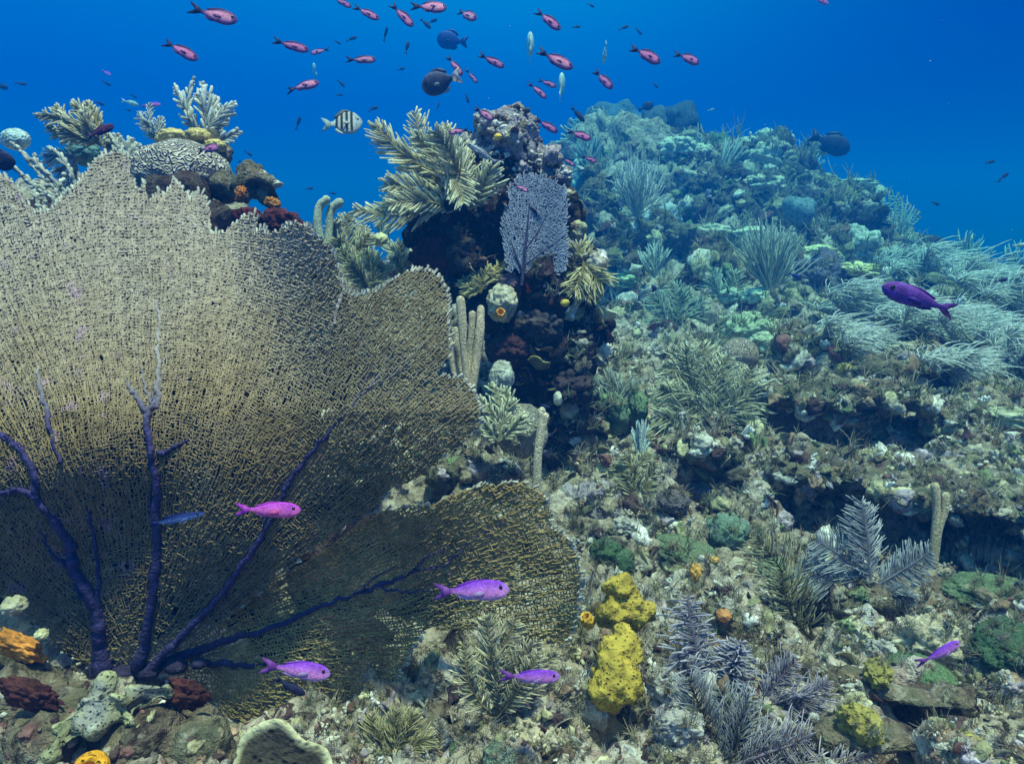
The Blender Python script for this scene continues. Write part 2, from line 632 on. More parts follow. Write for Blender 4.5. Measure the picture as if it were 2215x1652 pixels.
def basehit(u, v, lo=.7, hi=12):
    ds = np.linspace(lo, hi, 800)
    r = ray(u, v)
    q = ds[:, None] * r
    below = q[:, 2] < zbase(q[:, :2])
    i = below.argmax() if below.any() else 799
    return q[i]
# hollows washed out under the ledges: picture place, half-width, half-depth, how deep
HOLES = [(1530, 1040, .10, .10, .16), (1560, 960, .10, .10, .12), (1830, 1100, .16, .15, .22), (1960, 1130, .2, .18, .28), (2100, 1165, .2, .18, .30), (2230, 1195, .2, .18, .28),
         (1740, 900, .2, .14, .18), (1880, 925, .2, .15, .22), (1950, 800, .17, .16, .18), (1870, 1310, .09, .07, .1), (1960, 1570, .12, .06, .12), (1860, 1620, .1, .05, .1),
         (1130, 1000, .12, .10, .15), (1240, 900, .2, .15, .12), (940, 1390, .05, .05, .08), (300, 1560, .1, .06, .08), (1330, 1560, .05, .03, .06), (2000, 1490, .08, .05, .08), (990, 1560, .05, .04, .07)]
HP = [(basehit(u, v), a, b, d) for u, v, a, b, d in HOLES]
aa = np.concatenate((np.linspace(-1.9, -.95, 30)[:-1], np.linspace(-.95, 1.0, 800), np.linspace(1.0, 2.2, 40)[1:]))
yy = np.concatenate((np.linspace(-.6, .5, 25)[:-1], np.exp(np.linspace(math.log(.5), math.log(16), 700)), np.exp(np.linspace(math.log(16.1), math.log(56), 70))))
AA, YY = np.meshgrid(aa, yy)
xx = np.where(YY > .5, AA * YY, AA * .5)
gx, gy = xx.ravel(), YY.ravel()
gz = zbase(np.stack((gx, gy), 1))
for c, a, b, dep in HP:
    r2 = ((gx - c[0]) / a) ** 2 + ((gy - c[1]) / b) ** 2
    gz -= 1.5 * dep * np.exp(-r2 ** 2)
gv = np.stack((gx, gy, gz), 1)
ny, nx = AA.shape
gi = np.arange(nx * ny).reshape(ny, nx)
gf = np.stack((gi[:-1, :-1], gi[:-1, 1:], gi[1:, 1:], gi[1:, :-1]), -1).reshape(-1, 4)
nv = vnormals(gv, gf)
near = smooth(4.0, 1.0, gy)
wob = gv + 0.05 * np.stack((fbm(gv * 6, 2), fbm(gv * 6 + 9, 2), fbm(gv * 6 + 19, 2)), 1)
disp = (0.18 * smooth(2, 8, gy) + .02) * fbm(gv * 1.6, 3)
disp += (0.30 * smooth(1.5, 8, gy) + .03) * (.45 - worley(wob * 2.4))
disp += (0.15 - .03 * near) * (.5 - worley(wob * 6.5))
disp += (0.07 - .005 * near) * (.5 - worley(wob * 14 + 3))
disp += 0.026 * (.5 - worley(wob * 33 + 7)) + 0.02 * fbm(gv * 22, 4, .6)
disp *= smooth(-.3, .8, gy)
gv = gv + nv * disp[:, None]
b = MB()
b.add(gv, gf, (1, 1, 1))
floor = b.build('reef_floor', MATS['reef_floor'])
tag(floor, 'rubble covered reef slope rising to the right', 'reef', kind='structure')
BVH = BVHTree.FromPolygons([tuple(q) for q in gv], [tuple(q) for q in gf])
def hit(u, v):
    r = Vector(ray(u, v))
    h = BVH.ray_cast(Vector((0, 0, 0)), r.normalized())
    if h[0] is None:
        return None, None, None
    p = np.array(h[0])
    return p, np.array(h[1]) * (1 if h[1].z > 0 else -1), undeepen(p @ np.array((0, cp, sp)))
def drop(x, y):
    h = BVH.ray_cast(Vector((x, y, 5)), Vector((0, 0, -1)))
    return np.array(h[0]) if h[0] is not None else np.array((x, y, 0))

# the water itself: one closed box of blue-scattering, red-absorbing water
hz = bpy.data.meshes.new('haze')
x0, x1, y0, y1, z0, z1 = -24.0, 84.0, -1.6, 58.0, -11.0, 3.6
hz.from_pydata([(x, y, z) for z in (z0, z1) for y in (y0, y1) for x in (x0, x1)], [], [(0, 2, 3, 1), (4, 5, 7, 6), (0, 1, 5, 4), (2, 6, 7, 3), (0, 4, 6, 2), (1, 3, 7, 5)])
hzm = bpy.data.materials.new('water')
hzm.use_nodes = True
t = hzm.node_tree
t.nodes.clear()
pv = t.nodes.new('ShaderNodeVolumePrincipled')
pv.inputs['Color'].default_value = (0.0, 0.086, 0.345, 1)
pv.inputs['Density'].default_value = 0.138
pv.inputs['Absorption Color'].default_value = (0.0, 0.63, 0.92, 1)
pv.inputs['Anisotropy'].default_value = 0.1
vo = t.nodes.new('ShaderNodeOutputMaterial')
t.links.new(pv.outputs[0], vo.inputs['Volume'])
hz.materials.append(hzm)
hzo = bpy.data.objects.new('haze', hz)
COL.objects.link(hzo)
hzo['kind'] = 'stuff'
hzo['label'] = 'clear blue sea water all around the reef'
hzo['category'] = 'water'
#==THINGS==
# ------------------------------------------------------------------ the great sea fan
def inside(q, poly):
    x, y = q[:, 0], q[:, 1]
    r = np.zeros(len(q), bool)
    n = len(poly)
    for i in range(n):
        x1, y1 = poly[i]
        x2, y2 = poly[(i + 1) % n]
        c = (y1 > y) != (y2 > y)
        xi = (x2 - x1) * (y - y1) / (y2 - y1 + 1e-9) + x1
        r ^= c & (x < xi)
    return r
def topz(q):
    return smooth(1000, 600, q[:, 1]) * smooth(900, 560, q[:, 0]) > .35
def grow_net(mb, base, th0, th1, poly, dfun, gap, dr, rad, colf, rmax=1500, cross=0.6, tipcol=(.50, .48, .40), tipr=3.4, seed=1, r0=26):
    """ribs run out from the base, fork wherever the gap gets wide, and are tied by cross links"""
    R = np.random.RandomState(seed)
    th = np.linspace(th0, th1, max(3, int((th1 - th0) * r0 / gap)))
    prev, palive = None, None
    E, ER, EC, EX = [], [], [], []
    row = 0
    r = r0
    parent = None
    dead = np.zeros(len(th), int)
    while r < rmax:
        if row:
            g = np.diff(th) * r
            far = np.where((g > gap * 1.75) & (R.rand(len(g)) < .6))[0]
            if len(far):
                newth = (th[far] + th[far + 1]) / 2 + R.normal(0, .1, len(far)) * np.diff(th)[far]
                idx = np.arange(len(th))
                ins_par = far + (R.rand(len(far)) < .5)
                th = np.insert(th, far + 1, newth)
                par = np.insert(idx, far + 1, ins_par)
                dead = np.insert(dead, far + 1, dead[ins_par])
            else:
                par = np.arange(len(th))
        th = th + R.normal(0, .17, len(th)) * gap / r
        th = np.maximum.accumulate(th + np.arange(len(th)) * 1e-7)
        rr = r + R.normal(0, dr * .17, len(th))
        q = np.stack((base[0] + rr * np.cos(th), base[1] - rr * np.sin(th)), 1)
        nq = np.concatenate((q * .006, np.full((len(q), 1), seed * 3.3)), 1)
        q = q + 15 * min(1, r / 250) * np.stack((pnoise(nq), pnoise(nq + 31)), 1)
        ins = inside(q, poly)
        if row:
            out = ~ins
            dead = np.where(dead > 0, dead + 1, np.where(out, 1, 0))
            dead = np.where((dead > 4) & ins, 0, dead)      # the rib picks up again past a notch
            live = dead == 0
            ok = live & (dead[np.arange(len(dead))] == 0) & palive[par]
            a, c = prev[par[ok]], q[ok]
            E.append(np.stack((a, c), 1))
            ER.append(np.full(len(a), 1.0))
            EC.append(np.zeros(len(a)))
            EX.append(np.zeros(len(a)))
            # frilled growing edge
            tip = (dead == 1) & palive[par] & (R.rand(len(th)) < .75)
            if tip.any():
                d0 = nrm(q[tip] - prev[par[tip]]) * (dr * (.6 + 1.2 * R.rand(tip.sum(), 1)))
                d0 = d0 + R.normal(0, 2.2, d0.shape)
                E.append(np.stack((prev[par[tip]], prev[par[tip]] + d0), 1))
                ER.append(np.full(tip.sum(), tipr / rad))
                EC.append(np.ones(tip.sum()))
                EX.append(np.zeros(tip.sum()))
            # cross links
            for off in (0, 1):
                lk = live[:-1] & live[1:] & (np.diff(th) * r < gap * 3) & (R.rand(len(th) - 1) < np.where(topz(q[:-1]), .98 if off == 0 else .6, cross if off == 0 else cross * .35))
                if off == 0:
                    E.append(np.stack((q[:-1][lk], q[1:][lk]), 1))
                else:
                    lk &= palive[par[1:]]
                    E.append(np.stack((q[:-1][lk], prev[par[1:]][lk]), 1))
                ER.append(np.full(lk.sum(), .9))
                EC.append(np.zeros(lk.sum()))
                EX.append(np.ones(lk.sum()))
        else:
            live = ins
            dead = np.where(ins, 0, 1)
        prev, palive = q, live
        r += dr
        row += 1
    E = np.concatenate(E)
    ER = np.concatenate(ER)
    EC = np.concatenate(EC)
    EX = np.concatenate(EX)
    mid = E.mean(1)
    d = dfun(E[..., 0], E[..., 1])
    P3 = PV(E, d)
    col, thick = colf(mid)
    col = np.where(EC[:, None] > 0, np.asarray(tipcol) * (.8 + .4 * R.rand(len(EC), 1)), col * (.87 + .26 * R.rand(len(EC), 1)))
    rr = rad * ER * np.where(EC > 0, 1, np.where(EX > 0, 1 + (thick - 1) * 1.55, 1 + (thick - 1) * .35))
    rr = rr[:, None] * deepen(d) / F
    jit = R.normal(0, .0012, P3.shape[:1] + (1, 3)) * (1 + .5 * (EX * topz(mid)))[:, None, None]
    P3 = P3 + jit * np.array((0, 1, 0))
    mb.tubes(P3, rr * np.where(EC[:, None] > 0, np.array((.75, 1.0)), 1), 4, np.repeat(col[:, None], 2, 1))

def fan_depth(u, v):
    h = np.clip((1440 - v) / 1100, -.2, 1.2)
    left = 1 - .75 * smooth(480, 760, u)
    d = 1.24 - .16 * np.clip(h / .5, -.3, 1) + .60 * smooth(.36, 1.12, h) * left
    d = d - .05 * smooth(500, 1000, u) * smooth(.1, .5, h)
    n = np.stack((np.ravel(u) * .004, np.ravel(v) * .003, np.zeros(np.size(u))), 1)
    return d + .03 * pnoise(n).reshape(np.shape(u))
def lobe_depth(u, v):
    return 1.27 - .09 * np.clip((1580 - v) / 520, 0, 1) - .03 * smooth(600, 1250, u) + .02 * np.sin(u * .013 + v * .006)
MAIN = [(-420, 600), (-300, 420), (-150, 380), (0, 378), (30, 395), (60, 440), (85, 462), (112, 455), (137, 424), (164, 403), (191, 369), (212, 342), (246, 326), (280, 340),
        (287, 390), (301, 412), (312, 396), (326, 436), (342, 410), (358, 420), (376, 386), (393, 403), (410, 431), (430, 414), (444, 424), (456, 455), (455, 505), (478, 504), (512, 480), (547, 458), (560, 474),
        (549, 508), (566, 492), (581, 506), (615, 492), (649, 480), (675, 495), (700, 522), (725, 548), (733, 585), (742, 625), (765, 640), (800, 632), (830, 622), (852, 602), (880, 586), (920, 580), (950, 595), (968, 622),
        (972, 660), (970, 700), (976, 740), (968, 780), (946, 806), (960, 813), (1000, 815), (1030, 850), (1042, 890), (1038, 925), (1000, 960), (960, 985), (930, 1012), (900, 1036), (860, 1052), (830, 1078), (795, 1108),
        (700, 1170), (450, 1370), (330, 1450), (200, 1450), (120, 1400), (60, 1330), (0, 1290), (-200, 1230), (-450, 1200)]
LOBE = [(330, 1450), (450, 1360), (700, 1160), (795, 1110), (850, 1100), (900, 1090), (940, 1090), (980, 1068), (1030, 1050), (1080, 1044), (1130, 1040), (1170, 1060), (1190, 1092), (1194, 1135), (1232, 1165), (1250, 1200),
        (1256, 1260), (1250, 1320), (1240, 1370), (1215, 1395), (1150, 1388), (1100, 1358), (1000, 1368), (920, 1360), (893, 1400), (870, 1450), (835, 1500), (790, 1532), (740, 1543), (690, 1562), (600, 1562), (550, 1572), (490, 1552), (450, 1500), (400, 1470)]
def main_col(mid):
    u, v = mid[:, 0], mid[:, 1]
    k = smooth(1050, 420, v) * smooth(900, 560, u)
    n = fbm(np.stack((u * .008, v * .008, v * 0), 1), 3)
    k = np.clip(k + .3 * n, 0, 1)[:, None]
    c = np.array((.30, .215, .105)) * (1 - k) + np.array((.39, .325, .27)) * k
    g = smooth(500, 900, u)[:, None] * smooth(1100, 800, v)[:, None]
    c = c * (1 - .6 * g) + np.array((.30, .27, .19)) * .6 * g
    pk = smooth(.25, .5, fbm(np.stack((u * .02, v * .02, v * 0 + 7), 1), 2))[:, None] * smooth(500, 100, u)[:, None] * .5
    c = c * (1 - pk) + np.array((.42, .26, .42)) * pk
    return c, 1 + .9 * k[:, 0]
def lobe_col(mid):
    u, v = mid[:, 0], mid[:, 1]
    n = fbm(np.stack((u * .008, v * .008, v * 0 + 3), 1), 3)[:, None]
    return np.array((.42, .31, .13)) * (1 + .4 * n), np.ones(len(u))
FB = PV((300, 1455), 1.24)
fan = thing('sea_fan', 'giant olive brown net-like sea fan with purple branches filling the left foreground', 'sea fan', FB)
b = MB()
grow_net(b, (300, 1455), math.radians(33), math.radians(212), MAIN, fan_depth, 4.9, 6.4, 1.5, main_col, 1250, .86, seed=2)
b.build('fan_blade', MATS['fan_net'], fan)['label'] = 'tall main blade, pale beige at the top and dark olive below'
b = MB()
grow_net(b, (300, 1455), math.radians(-48), math.radians(33.5), LOBE, lobe_depth, 5.2, 6.8, 1.5, lobe_col, 1050, .86, seed=5)
b.build('fan_blade', MATS['fan_net'], fan)['label'] = 'low right hand lobe of fine yellow brown mesh'
BR = [([(222, 1448), (214, 1380), (205, 1310), (165, 1240), (150, 1180), (118, 1130), (82, 1080), (72, 1020), (40, 970), (0, 945), (-70, 905)], [18, 15, 13, 12, 11, 10, 8, 7, 7, 6, 5]),
      ([(82, 1075), (40, 1060), (0, 1068), (-60, 1085)], [7, 7, 6, 5]),
      ([(296, 1446), (322, 1340), (338, 1200), (337, 1050), (322, 960), (318, 895), (342, 868), (340, 800), (342, 700), (335, 640)], [13, 10, 9, 8, 7, 7, 6, 5, 4, 3]),
      ([(318, 897), (292, 852), (266, 825)], [6, 5, 3]), ([(340, 985), (378, 965), (410, 952)], [5, 4, 2]),
      ([(330, 1440), (395, 1372), (480, 1280), (558, 1170), (608, 1080), (640, 1020), (700, 950), (760, 880), (835, 790)], [12, 8, 7, 6.5, 5.5, 5, 4, 3, 1.5]),
      ([(212, 1345), (208, 1200), (190, 1100), (165, 1000)], [5, 4, 3, 2]), ([(130, 1000), (100, 900), (82, 830), (84, 780)], [5, 5, 4, 3]),
      ([(725, 700), (738, 640), (742, 590)], [3, 4, 2])]
LB = [([(340, 1440), (480, 1388), (560, 1366), (680, 1318), (800, 1276), (890, 1240), (960, 1228)], [11, 8, 6.5, 5.5, 5, 4, 2]),
      ([(420, 1432), (520, 1440), (600, 1436)], [8, 6, 3])]
for lst, df in ((BR, fan_depth), (LB, lobe_depth)):
    for uv, rr in list(lst):
        if len(uv) < 5:
            continue
        for k in range(3 if uv[0][0] < 250 else 4):
            i = rng.randint(2, len(uv) - 1)
            t_ = rng.rand()
            q = np.array(uv[i], float) * (1 - t_) + np.array(uv[i + 1 if i + 1 < len(uv) else i], float) * t_
            a0 = math.atan2(1455 - q[1], q[0] - 300) + rng.choice((-1, 1)) * rng.uniform(.25, .6)
            L_ = rng.uniform(60, 190)
            pp_ = [tuple(q)]
            for j in range(4):
                q = q + L_ / 4 * np.array((math.cos(a0), -math.sin(a0)))
                a1 = math.atan2(1455 - q[1], q[0] - 300)
                a0 = a0 + (a1 - a0) * .45 + rng.normal(0, .1)
                pp_.append(tuple(q))
            r0_ = max(1.8, rr[min(i, len(rr) - 1)] * .5)
            lst.append((pp_, list(np.linspace(r0_, .7, 5))))
for lst, df, off in ((BR, fan_depth, -.004), (LB, lobe_depth, -.004)):
    for uv, rr in lst:
        uv = np.array(uv, float)
        d = df(uv[:, 0], uv[:, 1]) + off
        b = MB()
        p, r_ = spline(PV(uv, d), np.array(rr) * deepen(d) / F, 7)
        w = rng.normal(0, .0016, p.shape)
        vv_ = np.interp(np.linspace(0, 1, len(p)), np.linspace(0, 1, len(uv)), uv[:, 1])
        kf = smooth(960, 760, vv_)[:, None]
        bc = np.array((.045, .034, .12)) * (1 - kf) + np.array((.30, .26, .25)) * kf
        p = p + np.array((0, .006, 0)) * np.linspace(0, 1, len(p))[:, None] ** 3
        b.tubes((p + w)[None], (r_ * (1 + rng.normal(0, .12, len(r_))))[None], 9, bc[None])
        b.build('branch', MATS['fan_branch'], fan)
b = MB()
for u, v, r in [(225, 1448, 26), (270, 1455, 28), (320, 1450, 24), (380, 1440, 20), (430, 1434, 15)]:
    b.blob(PV((u, v), 1.235), m(r, 1.235), 3, (.03, .022, .06), .4, 2.5, (1.2, 1, .8), seed=u)
b.build('holdfast', MATS['fan_branch'], fan)

# ------------------------------------------------------------------ rocks and outcrops
def rock_mesh(blobs, voxel, disp=((.06, 5), (.03, 12), (.015, 30)), fine=.01):
    """blobs in picture place: (u, v, radius, depth[, squash])"""
    v, f = union([(P(q[0], q[1], q[3]), m(q[2], q[3]), q[4] if len(q) > 4 else (1, 1, 1)) for q in blobs], voxel)
    return rough(v, f, disp, fine)
def rough(v, f, disp, fine):
    n = vnormals(v, f)
    w = v + .03 * np.stack((fbm(v * 8, 2), fbm(v * 8 + 5, 2), fbm(v * 8 + 11, 2)), 1)
    d = 0
    for a, k in disp:
        d = d + a * (.5 - worley(w * k))
    d = d + fine * 2 * fbm(v * 26, 4, .6)
    return v + n * d[:, None], f
ROCKS = []
def rock(name, label, cat, blobs, mat, voxel=.018, disp=((.06, 5), (.03, 12), (.015, 30)), fine=.01, parent=None, group=None):
    v, f = rock_mesh(blobs, voxel, disp, fine)
    ROCKS.append((v, f))
    b = MB()
    b.add(v, f, (1, 1, 1))
    if parent is not None:
        return b.build(name, MATS[mat], parent)
    o = b.build(name, MATS[mat], None, origin=P(blobs[0][0], blobs[0][1], blobs[0][3]))
    return tag(o, label, cat, group)

pil = thing('reef_outcrop', 'tall dark coral pillar with whitish crust on top in the middle of the picture', 'reef outcrop', P(1150, 960, 2.5))
rock('rock_body', '', '', [(1050, 470, 90, 2.5), (975, 480, 75, 2.46), (930, 510, 62, 2.45), (1000, 560, 90, 2.5), (1060, 400, 75, 2.52), (1130, 420, 85, 2.58), (1120, 520, 110, 2.6), (1200, 470, 55, 2.62),
     (1090, 640, 95, 2.55), (1190, 640, 105, 2.5), (1250, 600, 62, 2.45), (1170, 740, 105, 2.5), (1225, 760, 85, 2.48), (1190, 840, 90, 2.5), (1130, 800, 60, 2.5), (1200, 920, 105, 2.5), (1270, 700, 50, 2.5), (1240, 880, 70, 2.45), (1290, 610, 38, 2.42)],
     'reef_shade', .014, ((.075, 5.5), (.045, 12), (.022, 28)), .014, pil)
rock('crust_cap', '', '', [(1085, 268, 48, 2.5, (1, 1, .8)), (1045, 262, 30, 2.46), (1125, 290, 40, 2.52), (1100, 320, 52, 2.5), (1140, 340, 38, 2.54), (1190, 350, 34, 2.52), (1215, 385, 26, 2.5), (1060, 345, 40, 2.55), (1170, 300, 0.1, 2.5), (1150, 395, 35, 2.6), (1085, 395, 52, 2.6), (1000, 305, 22, 2.5), (1030, 330, 28, 2.52)],
     'reef_pale', .011, ((.06, 7), (.035, 15), (.018, 34)), .012, pil)['label'] = 'pale lilac and white crust over the top'
# sponge sheets; the dark red-brown ones colour in the flank's shade, each a part of the outcrop
def sheet(u, v, d, r, col, name, parent, sq=(1, .45, 1), mat='stony', seed=1, sub=5):
    b = MB()
    b.blob(P(u, v, d), m(r, d), sub, col, .45, 1.6, sq, rotm(0, rng.uniform(-.5, .5), 0), seed=seed, wl=.4, wf=2.5, colvar=.8, fine=.22)
    return b.build(name, MATS[mat], parent)
sheet(990, 500, 2.40, 55, (.07, .012, .02), 'sponge_shade_crust', pil, seed=3)
sheet(930, 560, 2.38, 40, (.09, .02, .02), 'sponge_shade_crust', pil, seed=8)
sheet(1085, 470, 2.42, 40, (.06, .012, .03), 'sponge_shade_crust', pil, seed=12)
sheet(1060, 430, 2.44, 16, (.65, .28, .05), 'sponge_shade_crust', pil, seed=22)['label'] = 'orange encrusting sponge patch'
sheet(1150, 628, 2.36, 20, (.62, .07, .02), 'sponge_shade_crust', pil, (.6, .4, 1.7), seed=23)['label'] = 'bright red encrusting sponge streak'
sheet(1120, 640, 2.40, 30, (.20, .06, .03), 'sponge_shade_crust', pil, seed=25)
sheet(1180, 560, 2.42, 30, (.10, .05, .07), 'sponge_shade_crust', pil, seed=26)
# ------------------------------------------------------------------ generators for the living reef
def frond(mb, p0, p1, halfw, n=34, rs=.004, rb=.0026, cs=(.2, .18, .1), cb=(.55, .52, .34), bow=0.0, out=.15, ang=50, curl=.5, bare=.12, seed=0, face=None, side_only=0, tip=1.25, wob=.10, sides=5, droop=-.05):
    """a feather: one stem with a comb of branchlets down both sides"""
    R = np.random.RandomState(seed + 101)
    p0, p1 = np.asarray(p0, float), np.asarray(p1, float)
    ax = p1 - p0
    Ln = np.linalg.norm(ax)
    t0 = ax / Ln
    fc = nrm(np.array((R.normal(0, .35), -1, R.normal(0, .3)))) if face is None else nrm(face)
    sd = nrm(np.cross(t0, fc))
    fc = np.cross(sd, t0)
    K = 9
    s = np.linspace(0, 1, K)[:, None]
    c = p0 + ax * s + sd * (bow * Ln * 4 * s * (1 - s)) + fc * (out * Ln * s * s * -.5)
    mb.tubes(c[None], np.linspace(rs, rs * .35, K)[None], 6, cs)
    t = np.repeat(np.linspace(bare, .99, n), 2) + R.normal(0, .25 / n, 2 * n)
    t = np.clip(t, 0, .995)
    sg = np.tile((1, -1), n)
    if side_only:
        k = sg == side_only
        t, sg = t[k], sg[k]
    tt = t * (K - 1)
    i = np.minimum(tt.astype(int), K - 2)
    fr = (tt - i)[:, None]
    o = c[i] * (1 - fr) + c[i + 1] * fr
    tg = nrm(c[i + 1] - c[i])
    prof = np.sin(np.pi * np.clip(.14 + .80 * ((t - bare) / (1 - bare)), 0, 1)) ** .75
    ln = halfw * prof * np.clip(1 + R.normal(0, .2, len(t)), .4, 1.5)
    a = np.radians(ang + R.normal(0, 7, len(t)))[:, None]
    sdv = nrm(np.cross(tg, fc)) * sg[:, None]
    d = np.cos(a) * tg + np.sin(a) * sdv + fc * R.normal(-.1, wob * 2, (len(t), 1))
    w = np.array((0, .25, .5, .75, .94, 1.0))[None, :, None]
    pts = o[:, None] + d[:, None] * ln[:, None, None] * w + (tg * curl + np.array((0, 0, droop)) + R.normal(0, wob, tg.shape))[:, None] * (ln[:, None, None] * w * w * .6)
    rad = rb * np.array((.75, .95, 1.05, 1.05, .9, .35))[None] * (1 + R.normal(0, .12, (len(t), 1)))
    cc = np.asarray(cs)[None, None] * (1 - w) ** 1.5 + np.asarray(cb)[None, None] * (1 - (1 - w) ** 1.5) * (1 + (tip - 1) * w)
    cc = cc * (1 + R.normal(0, .13, (len(t), 1, 1)))
    mb.tubes(pts, rad, sides, np.clip(cc, .01, .9))
def whip(mb, p0, p1, r, col, R, bow=.15, sides=6, K=9, tipc=1.2):
    p0, p1 = np.asarray(p0), np.asarray(p1)
    s = np.linspace(0, 1, K)[:, None]
    L = np.linalg.norm(p1 - p0)
    side = R.normal(0, 1, 3)
    side -= side @ nrm(p1 - p0) * nrm(p1 - p0)
    c = p0 + (p1 - p0) * s + side * bow * L * (s * (1 - s)) + np.array((0, 0, 1.0)) * bow * L * (s * (1 - s)) * -.6 + R.normal(0, .012 * L, (K, 3)) * s
    rr = r * np.concatenate((np.linspace(1.05, .95, K - 2), [.8, .3]))
    cc = np.asarray(col)[None] * (.75 + (tipc - .75) * s)
    mb.tubes(c[None], rr[None], sides, cc[None])
    return c
def sea_plume(label, base, tips, halfw, cs, cb, name='sea_plume', cat='sea plume', d=None, n=34, rs=.004, rb=.0026, mat='plume', group=None, dd=0.0, **kw):
    """feathery colony: base and frond tips given by where they stand, at the depth of the ground"""
    if d is None:
        p, _, d = hit(*base)
        if p is None:
            p = P(*base, 5.0)
            d = 5.0
        d -= .02 * d / 2
    p = P(base[0], base[1], d)
    p = p - np.array((0, 0, .012))
    if n >= 12:
        if n != 32:
            n, rb = int(n * 2.5), rb * .5
        else:
            n, rb = int(n * 1.4), rb * .72
    root = thing(name, label, cat, p, group)
    for i, q in enumerate(tips):
        b = MB()
        hw = q[3] if len(q) > 3 else halfw
        st = p if len(q) < 6 else P(q[4], q[5], d)
        td = d + (q[2] if len(q) > 2 else 0) + dd
        frond(b, st, P(q[0], q[1], td), m(hw, d), n, rs, rb, cs, cb, seed=int(q[0] * 3 + q[1]), bow=rng.uniform(-.15, .15), **{'out': rng.uniform(.05, .45), **({} if n < 12 else {'droop': -.22, 'wob': .17}), **kw})
        b.build('frond', MATS[mat], root)
    return root
def comb_colony(label, base, tips, col, group=None, flen=85, name='soft_coral', cat='soft coral'):
    """leaning stems, each with a row of fine filaments that all trail the same way in the current"""
    p, _, d = hit(*base)
    d -= .02
    p = P(base[0], base[1], d) - np.array((0, 0, .02))
    root = thing(name, label, cat, p, group)
    for i, (tu, tv) in enumerate(tips):
        R = np.random.RandomState(int(tu * 7 + tv))
        b = MB()
        e = P(tu, tv, d + R.uniform(-.3, .3))
        K = 9
        s = np.linspace(0, 1, K)[:, None]
        c = p + (e - p) * s + np.array((-.10, 0, .12)) * np.linalg.norm(e - p) * s * (1 - s) * 2
        b.tubes(c[None], np.linspace(m(2.4, d), m(1.2, d), K)[None], 5, np.asarray(col) * .6)
        nf = 88
        t = R.uniform(.08, 1, nf) * (K - 1.001)
        k = t.astype(int)
        o = c[k] + (c[np.minimum(k + 1, K - 1)] - c[k]) * (t - k)[:, None]
        L = m(flen, d) * R.uniform(.45, 1.1, (nf, 1, 1)) * np.sin(np.pi * np.clip(.2 + .65 * t / K, 0, 1))[:, None, None]
        w = np.linspace(0, 1, 7)[None, :, None]
        sg = np.where(R.rand(nf) < .72, 1, -.45)[:, None]
        d0 = np.array((.55, 0, .85)) * np.concatenate((sg, sg * 0 + 1, sg * 0 + 1), 1) + R.normal(0, .16, (nf, 3)) + np.array((0, 1, 0)) * R.normal(0, .3, (nf, 1))
        d1 = np.array((.40, 0, -.60)) + R.normal(0, .16, (nf, 3))
        pts = o[:, None] + L * (d0[:, None] * w + d1[:, None] * w * w)
        cc = np.asarray(col) * R.uniform(.75, 1.25, (nf, 1, 1)) * (.75 + .5 * w)
        b.tubes(pts, m(1.15, d) * np.array((.9, 1, 1, 1, .9, .8, .4)), 4, np.clip(cc, 0, .9))
        b.build('frond', MATS['plume'], root)
    return root
def whip_bush(label, base, spread, height, nwh, r, col, name='soft_coral', cat='soft coral', d=None, fork=2, lean=(0, 0), parts=True, group=None, bow=.3, mat='fuzzy', depth=.4, seed=0, tall=.35):
    """a bush of whips: spread and height in picture units"""
    R = np.random.RandomState(seed + int(base[0]) + int(base[1]))
    if d is None:
        p, _, d = hit(*base)
        if p is None:
            d = 5.0
        d -= .01 * d
    p = P(base[0], base[1], d) - np.array((0, 0, .015 * d / 2))
    root = thing(name, label, cat, p, group) if parts else None
    one = MB()
    for i in range(nwh):
        a = (i + .5) / nwh * 2 - 1 + R.normal(0, .12)
        h = height * (1 - tall * a * a) * R.uniform(.7, 1.05)
        tipu, tipv = base[0] + lean[0] + a * spread, base[1] - h + lean[1]
        td = d + R.uniform(-depth, depth) * m(spread, d)
        tip = P(tipu, tipv, td)
        b = MB() if parts else one
        cc = np.asarray(col) * R.uniform(.75, 1.15)
        c = whip(b, p, tip, m(r, d), cc, R, bow)
        for k in range(fork):
            j = R.randint(2, 6)
            e = tip + R.normal(0, 1, 3) * m(spread, d) * .22 + (c[j] - p) * .1
            whip(b, c[j], c[j] + (e - c[j]) * R.uniform(.7, 1.0), m(r, d) * .92, cc, R, bow)
        if parts:
            b.build('branch', MATS[mat], root)
    if not parts:
        root = tag(one.build(name, MATS[mat], None, origin=p), label, cat, group)
    return root
def sea_rod(label, base, tips, r, col, d=None, name='sea_rod', cat='sea rod', mat='fuzzy', group=None):
    if d is None:
        p, _, d = hit(*base)
        d -= .02
    p = P(base[0], base[1], d) - np.array((0, 0, .02))
    root = thing(name, label, cat, p, group)
    for q in tips:
        pts = [p] + [P(a, c, d + e) for a, c, e in q]
        b = MB()
        k = len(pts)
        b.tube(pts, [m(r, d) * w for w in np.linspace(1.0, .95, k) * (1 + rng.normal(0, .12, k))], 10, (1, 1, 1), 7)
        v = b.V[0]
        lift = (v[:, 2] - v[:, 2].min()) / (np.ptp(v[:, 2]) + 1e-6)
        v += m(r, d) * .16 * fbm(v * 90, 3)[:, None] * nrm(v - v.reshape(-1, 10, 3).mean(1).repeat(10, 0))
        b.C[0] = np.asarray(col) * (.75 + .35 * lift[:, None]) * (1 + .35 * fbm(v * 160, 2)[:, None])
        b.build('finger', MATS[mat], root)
    return root
SOFT = []
